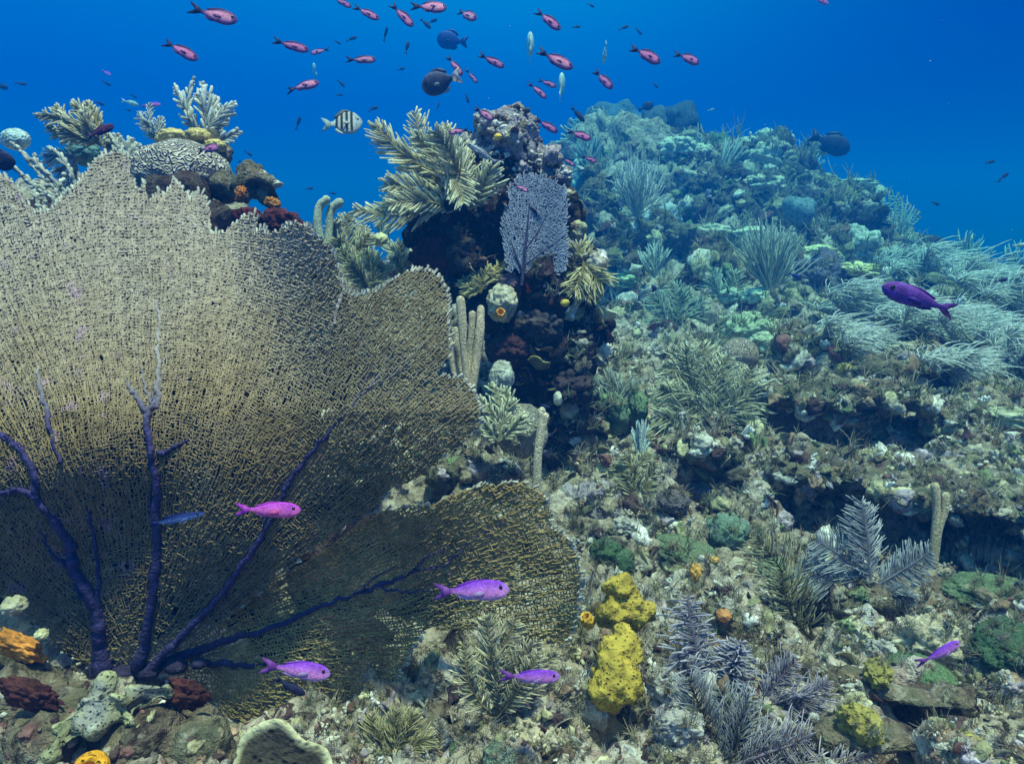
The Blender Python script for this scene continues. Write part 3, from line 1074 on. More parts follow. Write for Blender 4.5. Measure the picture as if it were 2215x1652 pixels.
def coral(label, u, v, r, col, name='stony_coral', cat='coral', mat='stony', sq=(1, 1, .8), lump=.15, wl=.25, wf=2.2, d=None, sub=4, seed=None, rot=None, colvar=.35, group=None, sink=.3, freq=1.6, fine=.14):
    """a rounded or knobby coral, resting on the reef; r in picture units"""
    if d is None:
        p, _, d = hit(u, v + r * .5)
        if p is None:
            d = 7.5
        else:
            d = d + m(r, d) * .2
    p = P(u, v, d)
    b = MB()
    if r > 24 and sub == 4:
        sub = 5
    vf = b.blob(p, m(r, d), sub, col, lump, freq, sq, rot if rot is not None else rotm(0, 0, rng.uniform(0, 6)), seed=seed if seed is not None else int(u + v * 3) % 997, wl=wl, wf=wf, colvar=colvar, fine=0 if 'brain' in mat else fine)
    if r > 20 and 'brain' not in mat:
        SOFT.append(vf)
    return tag(b.build(name, MATS[mat], None, origin=p), label, cat, group)
def plate_coral(label, u, v, r, d, col, rim, tilt=(-.5, 0), wavy=.12, name='plate_coral', cat='plate coral', seed=0, thick=.06, group=None, cup=.25, mat='stony'):
    """a thick wavy plate: pale growing rim, duller face, on a short stalk"""
    R = np.random.RandomState(seed)
    nr, na = 14, 64
    a = np.linspace(0, 2 * math.pi, na, endpoint=False)
    ph = R.uniform(0, 6, 4)
    edge = 1 + wavy * (np.sin(2 * a + ph[0]) + .7 * np.sin(3 * a + ph[1]) + .5 * np.sin(5 * a + ph[2]) + .3 * np.sin(9 * a + ph[3]))
    RR = m(r, d)
    M_ = rotm(tilt[0], tilt[1], 0)
    rows = []
    cols = []
    for side in (1, -1):
        rs_ = np.linspace(.02, 1, nr) if side == 1 else np.linspace(1, .12, nr)
        for q in rs_:
            x = q * edge * np.cos(a)
            y = q * edge * np.sin(a)
            z = cup * q * q + .10 * q * q * np.sin(4 * a + ph[1]) + side * thick * (1 - .35 * q) - (0 if side == 1 else .35 * (1 - q))
            rows.append(np.stack((x, y, z), 1))
            k = smooth(.86, .97, np.array(q))
            cols.append(np.tile(np.asarray(col) * (1 - k) + np.asarray(rim) * k, (na, 1)))
    vv = np.concatenate(rows)
    vv = vv + .02 * np.stack((fbm(vv * 5 + seed, 3), fbm(vv * 5 + 9, 3), fbm(vv * 5 + 4 + seed, 3)), 1)
    vv = vv * RR @ M_.T + P(u, v, d)
    k = len(rows)
    idx = np.arange(k * na).reshape(k, na)
    q = np.stack((idx[:-1], np.roll(idx, -1, 1)[:-1], np.roll(idx, -1, 1)[1:], idx[1:]), -1).reshape(-1, 4)
    b = MB()
    b.add(vv, q, np.concatenate(cols))
    b.F.append(np.array([list(idx[0][::-1])]))
    b.F.append(np.array([list(idx[-1])]))
    return tag(b.build(name, MATS[mat], None, origin=P(u, v, d)), label, cat, group)
def tube_sponge(label, u, v, r, d, col, axis=(0, -.5, 1), length=1.5, name='tube_sponge', cat='sponge', lumpy=.12, group=None):
    b = MB()
    na = 28
    prof = [(0, .75), (.2, .95), (.5, 1.0), (.8, .95), (.95, .88), (1.0, .74), (.97, .58), (.8, .5), (.45, .45), (.3, .05)]
    a = np.linspace(0, 2 * math.pi, na, endpoint=False)
    z = nrm(np.asarray(axis, float))
    x = nrm(np.cross(z, (0, 1, .1)))
    y = np.cross(z, x)
    rows = [z * (h * length) + (x * np.cos(a)[:, None] + y * np.sin(a)[:, None]) * w for h, w in prof]
    vv = np.concatenate(rows)
    vv = vv * (1 + lumpy * fbm(vv * 2 + u, 3)[:, None])
    k = len(rows)
    idx = np.arange(k * na).reshape(k, na)
    q = np.stack((idx[:-1], np.roll(idx, -1, 1)[:-1], np.roll(idx, -1, 1)[1:], idx[1:]), -1).reshape(-1, 4)
    b.add(vv * m(r, d) + P(u, v, d), q, np.asarray(col) * np.ones((len(vv), 1)))
    b.F.append(np.array([list(idx[0][::-1])]))
    b.F.append(np.array([list(idx[-1])]))
    return tag(b.build(name, MATS['sponge'], None, origin=P(u, v, d)), label, cat, group)

# ------------------------------------------------------------------ things on and round the pillar
YG_S, YG = (.34, .30, .17), (.74, .70, .50)
sea_plume('large yellow cream feathery sea plume growing out from the left of the dark pillar', (1000, 455),
          [(817, 262, -.10, 39, 968, 380), (897, 238, .0, 39), (965, 256, .05, 39), (774, 441, -.12, 39, 985, 425), (1056, 366, -.10, 36), (835, 395, -.1, 40), (866, 335, -.05, 42), (1000, 428, -.18, 38, 940, 330), (850, 440, -.16, 36), (1005, 300, .05, 36), (910, 300, -.16, 39), (945, 290, -.2, 40)],
          46, YG_S, YG, d=2.36, n=32, rs=.0055, rb=.0040, ang=44, tip=1.25, face=(.1, -1, .3), droop=-.02, wob=.10)
# small blue grey fan on the pillar's right face
FS = [(1100, 590), (1090, 540), (1082, 500), (1086, 460), (1100, 440), (1098, 410), (1115, 385), (1140, 374), (1170, 378), (1200, 390), (1225, 410), (1230, 450), (1225, 500), (1232, 550), (1225, 585), (1195, 600), (1160, 598)]
sf = thing('sea_fan', 'small blue grey sea fan on a thin dark stem against the right of the pillar', 'sea fan', P(1128, 618, 2.33))
b = MB()
grow_net(b, (1130, 600), math.radians(8), math.radians(172), FS, lambda u, v: 2.33 + .0004 * (600 - v) + .02 * np.sin(u * .05), 3.4, 4.0, 1.35, lambda q: (np.tile((.27, .30, .43), (len(q), 1)), np.ones(len(q))), 260, .85, tipcol=(.4, .4, .48), tipr=1.8, seed=9, r0=10)
b.build('fan_blade', MATS['fan_net'], sf)
for uv, rr in [([(1128, 618), (1134, 570), (1140, 500), (1146, 440)], [4, 3, 2.4, 1.2]), ([(1132, 590), (1115, 550), (1105, 520)], [2.5, 2, 1]), ([(1137, 540), (1165, 500), (1185, 460)], [2, 1.6, .8]), ([(1134, 575), (1180, 540), (1210, 520)], [2, 1.6, .8])]:
    b = MB()
    b.tube(PV(np.array(uv), 2.325), np.array(rr) * 2.33 / F, 7, (.06, .05, .12))
    b.build('branch', MATS['fan_branch'], sf)
sea_plume('small yellow plume tuft with two feathers on the dark waist of the pillar', (1040, 625), [(1003, 600), (1030, 562), (1082, 563), (1060, 580), (1010, 622)], 20, (.25, .2, .08), (.66, .58, .30), d=2.36, n=14, rs=.004, rb=.0042)
sea_plume('yellow plume hanging down the right side of the pillar under the pale knob', (1262, 560), [(1270, 640, -.05), (1300, 610, -.05), (1240, 620, -.08), (1255, 530)], 34, (.25, .2, .08), (.66, .60, .36), d=2.36, n=16, rs=.004, rb=.0042)
coral('cream knob coral with an orange sponge at its foot on the left of the pillar', 1086, 655, 40, (.52, .48, .36), d=2.34, mat='stony', sq=(.95, .8, 1), lump=.2)
tube_sponge('tiny orange vase sponge on the cream knob coral', 1082, 680, 11, 2.24, (.72, .33, .04), (0.1, -1, .5), 1.5)
coral('grey brown twin lobed coral beside the red sponge streak', 1185, 615, 32, (.16, .13, .11), d=2.36, sq=(.9, .8, 1))
coral('dark brown lobe coral below the small blue grey fan', 1208, 640, 34, (.12, .10, .11), d=2.36, sq=(.8, .8, 1.2))
coral('dull violet lobe coral between yellow tuft and red streak', 1100, 612, 26, (.17, .11, .14), d=2.37)
coral('pale knob coral at the right shoulder of the pillar', 1288, 575, 26, (.52, .47, .40), d=2.38, sq=(.8, .8, 1.1), wl=.4)
plate_coral('thin cream plate coral jutting from the right foot of the pillar', 1308, 682, 24, 2.36, (.5, .46, .32), (.75, .7, .5), (-.5, .5), seed=3)
plate_coral('dim yellowish plate coral on the shaded lower pillar', 1165, 790, 26, 2.32, (.16, .13, .06), (.36, .3, .12), (-.5, .3), seed=4)
coral('yellow tunicate lump on the shaded right flank of the pillar', 1222, 655, 10, (.6, .44, .08), name='tunicate', cat='tunicate', d=2.28, sub=3)
coral('yellow tunicate lump on the pale crust near the pillar top', 1077, 296, 9, (.75, .5, .1), name='tunicate', cat='tunicate', d=2.38, sub=3)
coral('white round sponge ball on the shaded right foot of the pillar', 1207, 862, 13, (.62, .62, .5), name='sponge', cat='sponge', d=2.3, sub=3, sq=(.8, .8, 1.2))
coral('dark wrinkled lump coral on the left middle of the pillar', 1175, 705, 42, (.07, .055, .06), d=2.35, wl=.5)
coral('dark maroon wrinkled lump at the lower middle of the pillar', 1110, 760, 42, (.06, .025, .03), d=2.38, wl=.5)
coral('blackish lump near the right base of the pillar', 1240, 835, 46, (.05, .035, .04), d=2.35, wl=.5)
coral('smooth cream mustard coral lobe at the left foot of the pillar', 1085, 815, 36, (.52, .52, .44), d=2.28, sq=(.8, .6, 1), wl=.1)
coral('ridged cream brain coral at the foot of the pillar behind the single sea rod', 1125, 930, 62, (.60, .55, .42), name='brain_coral', cat='brain coral', mat='brain_fine', d=2.12, sq=(1, .9, .95), wl=.12)
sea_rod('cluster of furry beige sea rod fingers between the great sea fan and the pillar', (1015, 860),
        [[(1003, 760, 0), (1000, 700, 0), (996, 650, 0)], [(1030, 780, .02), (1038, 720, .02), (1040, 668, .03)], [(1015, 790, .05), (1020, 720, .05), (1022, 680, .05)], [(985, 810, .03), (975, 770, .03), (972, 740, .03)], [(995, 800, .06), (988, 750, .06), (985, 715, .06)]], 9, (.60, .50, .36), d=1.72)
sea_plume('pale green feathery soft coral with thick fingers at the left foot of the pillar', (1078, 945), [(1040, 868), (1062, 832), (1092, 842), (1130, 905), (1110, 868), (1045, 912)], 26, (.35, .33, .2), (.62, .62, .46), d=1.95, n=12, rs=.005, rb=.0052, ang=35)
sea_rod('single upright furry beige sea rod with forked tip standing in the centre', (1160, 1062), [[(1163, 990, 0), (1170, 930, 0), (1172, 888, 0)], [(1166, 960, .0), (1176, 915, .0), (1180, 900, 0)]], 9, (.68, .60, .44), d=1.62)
# ------------------------------------------------------------------ left: rock behind the great fan and what grows on it
left = thing('reef_outcrop', 'dark rock behind the great sea fan carrying brain coral and soft corals', 'reef outcrop', P(250, 1200, 1.9))
rock('rock_body', '', '', [(250, 620, 170, 2.0), (60, 620, 170, 2.0), (440, 640, 160, 1.98), (-150, 640, 180, 2.0), (560, 620, 105, 1.95), (610, 570, 60, 2.0), (500, 520, 70, 2.0), (390, 470, 90, 2.05), (250, 500, 80, 2.05), (100, 520, 80, 2.05), (640, 720, 90, 1.95), (700, 800, 90, 1.95), (780, 900, 90, 1.98), (740, 1000, 100, 1.9),
     (200, 850, 220, 1.95), (480, 850, 200, 1.9), (-100, 900, 250, 1.95), (250, 1100, 220, 1.85), (550, 1080, 190, 1.82), (-50, 1150, 200, 1.8), (400, 1280, 190, 1.65), (200, 1330, 170, 1.6), (-50, 1300, 170, 1.6), (150, 1300, 150, 1.7), (650, 1220, 120, 1.78)],
     'reef_shade', .022, ((.08, 4.5), (.045, 10), (.022, 26)), .014, left)  # dark colour gives the fan's net a shaded backdrop
sheet(610, 490, 1.9, 42, (.09, .022, .026), 'sponge_shade_crust', left, (1.1, .5, .8), seed=31)['label'] = 'maroon lump under the overhang'  # dark maroon lump set below the overhang
sheet(540, 480, 1.9, 34, (.10, .015, .02), 'sponge_shade_crust', left, (1.1, .5, .8), seed=33)
sheet(590, 440, 1.93, 14, (.45, .18, .04), 'sponge_shade_crust', left, (1.2, .4, .8), seed=35)['label'] = 'orange sponge streak'
sheet(520, 420, 1.93, 14, (.55, .18, .04), 'sponge_shade_crust', left, (.8, .4, 1.2), seed=36)
coral('ridged brain coral with white wavy ridges above the great sea fan', 392, 372, 92, name='brain_coral', cat='brain coral', col=(.66, .58, .50), mat='brain_wavy', d=2.06, sq=(1.1, .9, .72), wl=.08, lump=.08, sub=5, rot=rotm(0, 0, .3))
rock('stony_coral', 'mustard topped coral crust behind the ridged brain coral on the left', 'coral', [(420, 320, 44, 2.14, (1.2, 1, .7)), (380, 305, 26, 2.14), (460, 345, 40, 2.12), (480, 400, 34, 2.06), (450, 310, 26, 2.16)], 'reef_ledge', .011, ((.04, 8), (.02, 20)), .008)
for u, v, r, s in ((372, 293, 24, 1), (428, 297, 30, 2), (465, 318, 26, 3), (352, 300, 14, 4)):
    coral(['mustard yellow coral cap, leftmost knob of the crust behind the ridged brain coral', 'largest mustard yellow cap on top of the crust behind the ridged brain coral', 'mustard yellow cap on the right slope of the crust behind the ridged brain coral', 'smallest mustard yellow cap, at the left end of the crust'][s - 1], u, v, r, (.55, .44, .18), d=2.10, sq=(1.2, .9, .6), wl=.2, group='mustard caps on the left crust')
rock('stony_coral', 'knobby tan coral head with cream rim above the maroon lump on the left', 'coral', [(545, 395, 34, 2.0), (575, 405, 32, 2.0), (525, 410, 24, 1.98), (590, 430, 24, 2.0), (555, 375, 18, 2.02)], 'reef_ledge', .010, ((.04, 9), (.02, 22)), .008)
coral('cream crust cap on the knobby tan coral head', 548, 378, 26, (.60, .54, .36), d=2.0, sq=(1.3, .9, .5), wl=.3)
coral('second cream crust cap lower on the knobby tan head', 586, 398, 20, (.58, .52, .40), d=2.0, sq=(1.2, .9, .5), wl=.3)
WH, WHS = (.62, .64, .58), (.35, .34, .30)
sea_plume('white blue thick fingered soft coral standing tallest on the left crust', (445, 300), [(388, 158, .1, 34), (345, 180, .1, 30), (438, 178, .1, 30), (412, 200, .0, 34), (458, 205, .1, 26)], 30, WHS, WH, name='soft_coral', cat='soft coral', d=2.3, n=11, rs=.006, rb=.0052, ang=32, mat='plume')
sea_plume('white thick fingered soft coral leaning right beyond the left crust', (430, 305), [(500, 225, .0, 24), (510, 285, .0, 22), (492, 252, .05, 24), (478, 225, .05, 22)], 24, WHS, WH, name='soft_coral', cat='soft coral', d=2.28, n=11, rs=.006, rb=.005, ang=35)
sea_plume('small pale plume in front of the violet fish on the left', (352, 305), [(290, 235, .05, 18), (320, 222, .05, 18), (345, 250, .0, 16), (300, 262, 0, 14)], 18, WHS, (.5, .55, .55), d=2.35, n=12, rs=.004, rb=.004, ang=38)
sea_plume('bushy cream soft coral arching left above the left edge rocks', (215, 300), [(70, 250, 0, 26), (100, 225, 0, 28), (140, 222, .0, 28), (180, 215, .0, 22), (85, 272, 0, 24), (130, 280, -.05, 22), (175, 250, -.05, 24)], 26, (.36, .30, .16), (.60, .56, .40), name='soft_coral', cat='soft coral', d=2.1, n=16, rs=.005, rb=.005, ang=30, bare=.05)
sea_plume('bluish white plume drooping below the bushy cream soft coral', (165, 330), [(100, 340, 0, 26), (130, 370, 0, 26), (150, 400, 0, 22), (85, 310, .05, 22)], 24, (.38, .40, .40), (.58, .60, .56), d=2.16, n=16, rs=.004, rb=.0048, ang=35)
sea_plume('pale fringe of fingers between bushy soft coral and ridged brain coral', (262, 345), [(225, 292, .0, 18), (255, 292, 0, 18), (285, 300, .02, 18), (300, 312, .02, 14), (205, 300, .0, 14)], 18, WHS, (.55, .58, .52), name='soft_coral', cat='soft coral', d=2.16, n=10, rs=.004, rb=.005, ang=35)
sea_plume('long pale sea rods sweeping left at the left edge of the picture', (175, 440), [(0, 300, .0, 16), (20, 320, 0, 14), (60, 330, .02, 14), (5, 355, -.05, 14), (100, 320, .05, 16), (45, 380, -.04, 12)], 14, (.42, .42, .38), (.60, .60, .52), name='soft_coral', cat='soft coral', d=1.98, n=11, rs=.006, rb=.0042, ang=16, bare=.2)
sea_plume('upright pale rods rising through the notch of the great fan on the left', (105, 470), [(70, 385, 0, 10), (95, 375, 0, 10), (120, 370, .0, 10), (150, 400, .0, 10)], 10, (.42, .42, .38), (.60, .60, .52), name='soft_coral', cat='soft coral', d=1.86, n=6, rs=.006, rb=.0055, ang=14, bare=.2)
coral('pale round sponge ball at the left edge of the picture', 34, 302, 28, (.45, .58, .55), name='sponge', cat='sponge', d=2.5, mat='stony', wl=.05, lump=.1)
coral('dim teal sponge lump behind the bushy soft coral', 180, 330, 34, (.12, .22, .20), name='sponge', cat='sponge', d=2.5, mat='stony')
sea_rod('pair of thick pale fingers rising in the gap left of the pillar', (705, 540), [[(688, 500, 0), (690, 450, 0), (706, 432, 0)], [(712, 500, .02), (716, 455, .02), (734, 438, .02)]], 9, (.50, .54, .44), d=2.5)
sea_plume('fuzzy tan plume tuft in the gap between great fan and pillar', (755, 570), [(722, 478, 0, 30), (752, 462, .03, 32), (785, 480, .05, 28), (800, 510, .0, 24), (730, 520, -.05, 28)], 28, (.26, .22, .10), (.60, .58, .42), d=2.55, n=20, rs=.004, rb=.0042, ang=45)
sea_plume('yellow olive feather leaning left in the gap beside the pillar', (800, 622), [(740, 540, -.05, 30), (790, 545, 0, 30), (830, 575, 0, 26), (770, 580, -.1, 28)], 28, (.24, .22, .10), (.56, .55, .36), d=2.45, n=20, rs=.004, rb=.0042, ang=40)
sea_plume('pale feather colony at the dark pillar foot in the left gap', (872, 600), [(840, 525, .0, 24), (865, 520, .0, 24), (890, 540, .05, 22), (850, 560, -.05, 24)], 24, (.30, .28, .16), (.55, .58, .46), d=2.5, n=16, rs=.004, rb=.0042, ang=42)
whip_bush('tall thin teal sea whips behind the gap left of the pillar', (828, 525), 30, 100, 7, 3.2, (.22, .34, .30), d=3.2, fork=0, name='sea_whip', cat='sea whip', seed=3, bow=.1)
coral('pale yellow coral knob in the left gap near the pillar', 822, 518, 18, (.6, .58, .34), d=2.7)
coral('lilac grey coral lump under the feathers in the left gap', 860, 580, 28, (.30, .28, .34), d=2.6)

# ------------------------------------------------------------------ the far ridge on the right
GP = 'coral heads on the far ridge'
CR, TN, DK = (.50, .47, .36), (.30, .26, .17), (.07, .06, .06)
rocks = [('mossy dark overhanging coral rock', 'dark overhanging coral rock with cream fringed top at the right end of the ridge', [(1820, 470, 62, 6.1), (1870, 455, 42, 6.0), (1780, 500, 46, 6.1), (1855, 505, 55, 6.1), (1840, 425, 34, 6.2)]),
         ('', 'lobed coral mound forming the highest right hump of the ridge', [(1655, 345, 44, 7.0), (1620, 330, 32, 7.0), (1690, 330, 34, 7.1), (1730, 345, 30, 7.0), (1655, 400, 46, 6.8), (1700, 390, 40, 6.9)]),
         ('', 'broken coral rock under the barrel sponges at the left end of the ridge', [(1400, 340, 55, 7.2), (1460, 330, 55, 7.3), (1340, 350, 45, 7.2), (1510, 345, 45, 7.2), (1440, 390, 50, 7.0)]),
         ('', 'dim coral rock with burrows in the middle of the ridge', [(1530, 430, 60, 6.3), (1580, 450, 50, 6.2), (1500, 470, 45, 6.1), (1560, 400, 46, 6.5)]),
         ('', 'dark coral rock beneath the grey ball coral', [(1440, 515, 44, 5.6), (1395, 520, 40, 5.5), (1480, 525, 36, 5.6)]),
         ('', 'wrinkled plate covered rock just right of the pillar', [(1290, 430, 46, 5.6), (1265, 470, 42, 5.4), (1310, 480, 40, 5.5), (1280, 390, 34, 5.8)]),
         ('', 'low dark coral rock behind the pale whip thicket', [(1760, 560, 46, 5.4), (1800, 545, 38, 5.4), (1730, 580, 40, 5.3)]),
         ('', 'shaded rock step below the wrinkled plates right of the pillar', [(1330, 560, 42, 4.8), (1290, 545, 36, 4.8), (1370, 575, 36, 4.8)]),
         ('', 'maroon tinted rubble rock in the middle of the slope under the ridge', [(1540, 570, 46, 4.8), (1590, 585, 38, 4.7), (1500, 590, 36, 4.7)])]
for _, lab, bl in rocks:
    rock('reef_rock', lab, 'reef rock', bl, 'reef_ledge', .03, ((.20, 2.2), (.11, 5), (.05, 12)), .03, group='rocks along the ridge')
RH = [ # u, v, r, colour, squash, label
 (1440, 478, 32, (.42, .44, .44), (1, 1, .9), 'smooth grey ball coral halfway up the ridge'),
 (1652, 345, 30, CR, (1, 1, .8), 'large round cream lobe coral near the top of the ridge hump'),
 (1652, 400, 30, CR, (1.2, 1, .5), 'cream capped coral lobe with dark skirt below the round cream lobe'),
 (1622, 312, 16, CR, (1.2, 1, .7), 'small pale coral knob at the left shoulder of the ridge hump'),
 (1655, 296, 15, CR, (1, 1, .8), 'small pale coral knob on the very top of the ridge hump'),
 (1692, 302, 17, CR, (1, 1, .9), 'pale upright knob at the right shoulder of the ridge hump'),
 (1702, 345, 16, TN, (1, 1, .8), 'tan coral knob right of the round cream lobe'),
 (1742, 332, 16, CR, (1.2, 1, .6), 'cream coral cap just left of the big dark fish'),
 (1768, 322, 17, TN, (1, 1, .8), 'tan coral lump touching the tail of the big dark fish'),
 (1720, 372, 16, CR, (1.2, 1, .6), 'flat cream cap midway down the right of the ridge hump'),
 (1590, 330, 18, TN, (1, 1, .9), 'tan lump left below the ridge hump'),
 (1515, 330, 18, CR, (1, 1, .7), 'bright cream cap right of the far barrel sponge'),
 (1452, 322, 22, CR, (1.1, 1, .8), 'cream ring shaped coral below the far barrel sponge'),
 (1478, 318, 20, CR, (1, 1, .8), 'pale teal coral cap at the foot of the far barrel sponge'),
 (1845, 398, 26, CR, (1.6, 1, .3), 'bright cream ledge on top of the dark overhanging coral rock'),
 (1886, 425, 20, CR, (.8, 1, 1), 'bright cream knob at the right end of the dark overhanging rock'),
 (1842, 434, 20, CR, (1.4, 1, .5), 'cream cap on the face of the dark overhanging rock'),
 (1800, 415, 20, TN, (1, 1, .8), 'tan knob on the left shoulder of the dark overhanging rock'),
 (1790, 395, 18, TN, (1.2, 1, .7), 'tan cap above the left shoulder of the dark overhanging rock'),
 (1740, 450, 30, DK, (1, 1, 1), 'dark rounded lump left of the dark overhanging coral rock'),
 (1690, 465, 30, TN, (1.1, 1, .8), 'dull tan lump between ridge hump and pale whip thicket'),
 (1850, 538, 36, (.36, .40, .34), (1, 1, .9), 'grey green boulder coral below the dark overhanging rock'),
 (1780, 600, 42, (.11, .10, .14), (1, 1, .9), 'dark violet boulder coral above the drooping soft coral field'),
 (1772, 545, 22, (.58, .56, .30), (1.3, 1, .5), 'yellow capped coral left of the grey green boulder coral'),
 (1853, 582, 30, (.58, .56, .28), (1.3, 1, .4), 'long yellow capped coral right of the dark violet boulder coral'),
 (1625, 505, 22, (.50, .5, .36), (1.5, 1, .5), 'flat cream yellow coral plate left of the pale whip thicket'),
 (1540, 500, 22, CR, (1.4, 1, .5), 'flat cream cap right of the grey ball coral'),
 (1492, 300, 16, TN, (1, 1, .8), 'small tan knob just beneath the right barrel sponge'),
 (1350, 583, 30, (.62, .58, .26), (1.3, 1, .4), 'yellow topped flat coral close right of the pillar'),
 (1345, 605, 28, (.30, .42, .26), (1.3, 1, .5), 'green flat coral under the yellow topped flat coral'),
 (1290, 440, 26, (.40, .44, .36), (1.2, 1, .6), 'wrinkled teal plate coral right of the small blue grey fan'),
 (1262, 395, 24, (.36, .42, .36), (1.1, 1, .7), 'pale teal knob at the right shoulder behind the pillar'),
 (1320, 470, 26, (.38, .42, .34), (1.2, 1, .6), 'curled teal coral left of the grey ball coral'),
 (1265, 500, 30, (.08, .10, .11), (1, 1, .9), 'dark round cave lump right of the small blue grey fan'),
 (1330, 535, 30, (.40, .42, .26), (1.6, 1, .4), 'olive cream ledge coral right below the small blue grey fan'),
 (1240, 350, 24, (.40, .44, .36), (1, 1, .8), 'pale knob peeping out behind the top right of the pillar'),
 (1590, 640, 22, (.40, .50, .40), (1.2, 1, .6), 'pale mint coral cap below the pale whip thicket'),
 (1640, 642, 22, (.5, .58, .42), (1.2, 1, .6), 'second pale mint coral cap under the whip thicket, further right'),
 (1620, 715, 38, (.33, .39, .25), (1.2, 1, .7), 'pale green smooth coral dome left above the tan brain coral ball'),
 (1655, 745, 26, (.33, .38, .25), (1, 1, .8), 'lesser pale green dome right beside the tan brain coral ball'),
 (1920, 560, 24, (.30, .34, .30), (1, 1, .8), 'grey coral knob at the right end of the ridge foot'),
 (2190, 905, 34, (.36, .36, .24), (1.4, 1, .5), 'cream yellow flat coral at the right edge of the picture'),
 (1990, 760, 26, (.34, .28, .2), (1.5, 1, .5), 'brown flat coral below the drooping soft coral field'),
]
for i, (u, v, r, c, s, lab) in enumerate(RH):
    coral(lab, u, v, r * 1.35, np.array(c) * 1.1, sq=s, lump=.35, wl=.45, wf=1.7, mat='stony', group=GP, sub=4)
for lab, c, bl in (('blue grey barrel sponge standing on the left end of the ridge', (.08, .11, .15), [(1418, 280, 26, 7.3), (1410, 300, 28, 7.3), (1428, 258, 16, 7.3), (1405, 262, 14, 7.3)]),
                   ('dark barrel sponge right of its twin on the ridge', (.05, .08, .12), [(1470, 280, 34, 7.3), (1480, 258, 22, 7.3), (1448, 262, 18, 7.3), (1494, 250, 10, 7.3), (1465, 310, 30, 7.3)]),
                   ('hazy wide barrel sponge at the far left of the ridge', (.09, .14, .19), [(1330, 300, 44, 8.4), (1300, 275, 34, 8.4), (1350, 262, 26, 8.4), (1370, 290, 30, 8.4), (1280, 310, 36, 8.4)]),
                   ('smooth grey blue vase sponge leaning against the dark overhanging rock', (.16, .22, .25), [(1728, 460, 30, 5.9), (1712, 440, 20, 5.9), (1745, 445, 18, 5.9)])):
    v, f = union([(P(q[0], q[1] - (8 if 'barrel' in lab else 0), q[3]), m(q[2] * (1.3 if 'barrel' in lab else 1), q[3])) for q in bl], .04)
    v, f = rough(v, f, ((.05, 4), (.02, 14)), .012)
    b = MB()
    b.add(v, f, np.array(c) * np.ones((len(v), 1)))
    tag(b.build('barrel_sponge', MATS['stony'], None, origin=P(bl[0][0], bl[0][1], bl[0][3])), lab, 'barrel sponge')
whip_bush('wiry white bush of thin branches on the slope right of the pillar', (1378, 460), 54, 116, 44, 1.15, (.55, .62, .60), d=4.7, fork=3, name='soft_coral', bow=.25, seed=5)
whip_bush('pale whip thicket of many upright rods in the middle right', (1665, 625), 70, 142, 62, 1.7, (.42, .46, .38), d=4.35, fork=2, name='sea_whip', cat='sea whip', bow=.15, seed=8, tall=.2)
whip_bush('slanting pale whips rising from the ridge crest left of its hump', (1545, 390), 30, 100, 8, 2.0, (.46, .52, .46), d=6.4, fork=1, lean=(48, 0), name='sea_whip', cat='sea whip', seed=9, bow=.05)
whip_bush('hazy soft coral bush on the crest beside the dark barrel sponge', (1500, 350), 36, 75, 16, 1.6, (.36, .44, .42), d=7.0, fork=2, seed=12, parts=False)
whip_bush('faint feathery bush behind the ridge crest right of the hump', (1740, 370), 40, 60, 16, 1.6, (.36, .44, .42), d=7.2, fork=2, seed=13, parts=False)
whip_bush('faint bush on top of the ridge hump', (1680, 310), 34, 30, 12, 1.4, (.36, .44, .42), d=7.3, fork=1, seed=14, parts=False)
whip_bush('teal soft coral bush left of the wiry white bush behind the pillar', (1270, 360), 34, 70, 14, 1.8, (.32, .40, .38), d=6.6, fork=2, seed=15, parts=False)
whip_bush('pale branching soft coral between the pillar plume and olive ledge', (1415, 590), 40, 70, 16, 2.0, (.44, .52, .46), d=4.5, fork=2, seed=16)
whip_bush('hazy tall soft coral just beyond the right end of the ridge', (1940, 545), 30, 130, 10, 2.2, (.40, .50, .48), d=6.3, fork=1, seed=17, lean=(10, 0), bow=.1)
whip_bush('ghostly branched bush low on the far right drop-off edge', (2080, 560), 50, 60, 14, 2.2, (.40, .5, .48), d=6.2, fork=1, seed=18, lean=(20, 0), parts=False)
whip_bush('ghostly branched bush nearest the right picture edge', (2190, 590), 40, 70, 12, 2.2, (.40, .5, .48), d=6.0, fork=1, seed=19, lean=(15, 0), parts=False)
b = MB()
grow_net(b, (1290, 330), math.radians(10), math.radians(170), [(1215, 330), (1220, 285), (1245, 250), (1270, 262), (1285, 230), (1310, 240), (1325, 280), (1350, 330)], lambda u, v: 7.6 + u * 0, 6, 7, 2.2, lambda q: (np.tile((.34, .46, .44), (len(q), 1)), np.ones(len(q))), 130, .8, seed=21, r0=8)
tag(b.build('sea_fan', MATS['fan_net'], None, origin=P(1290, 330, 7.6)), 'faint pale teal sea fan far behind the pillar on the ridge crest', 'sea fan')
b = MB()
grow_net(b, (1930, 530), math.radians(35), math.radians(120), [(1880, 520), (1890, 470), (1925, 412), (1935, 420), (1990, 470), (2000, 525)], lambda u, v: 6.5 + u * 0, 6, 7, 2.2, lambda q: (np.tile((.30, .42, .42), (len(q), 1)), np.ones(len(q))), 130, .8, seed=22, r0=8)
tag(b.build('sea_fan', MATS['fan_net'], None, origin=P(1930, 530, 6.5)), 'faint peaked sea fan past the right end of the ridge', 'sea fan')

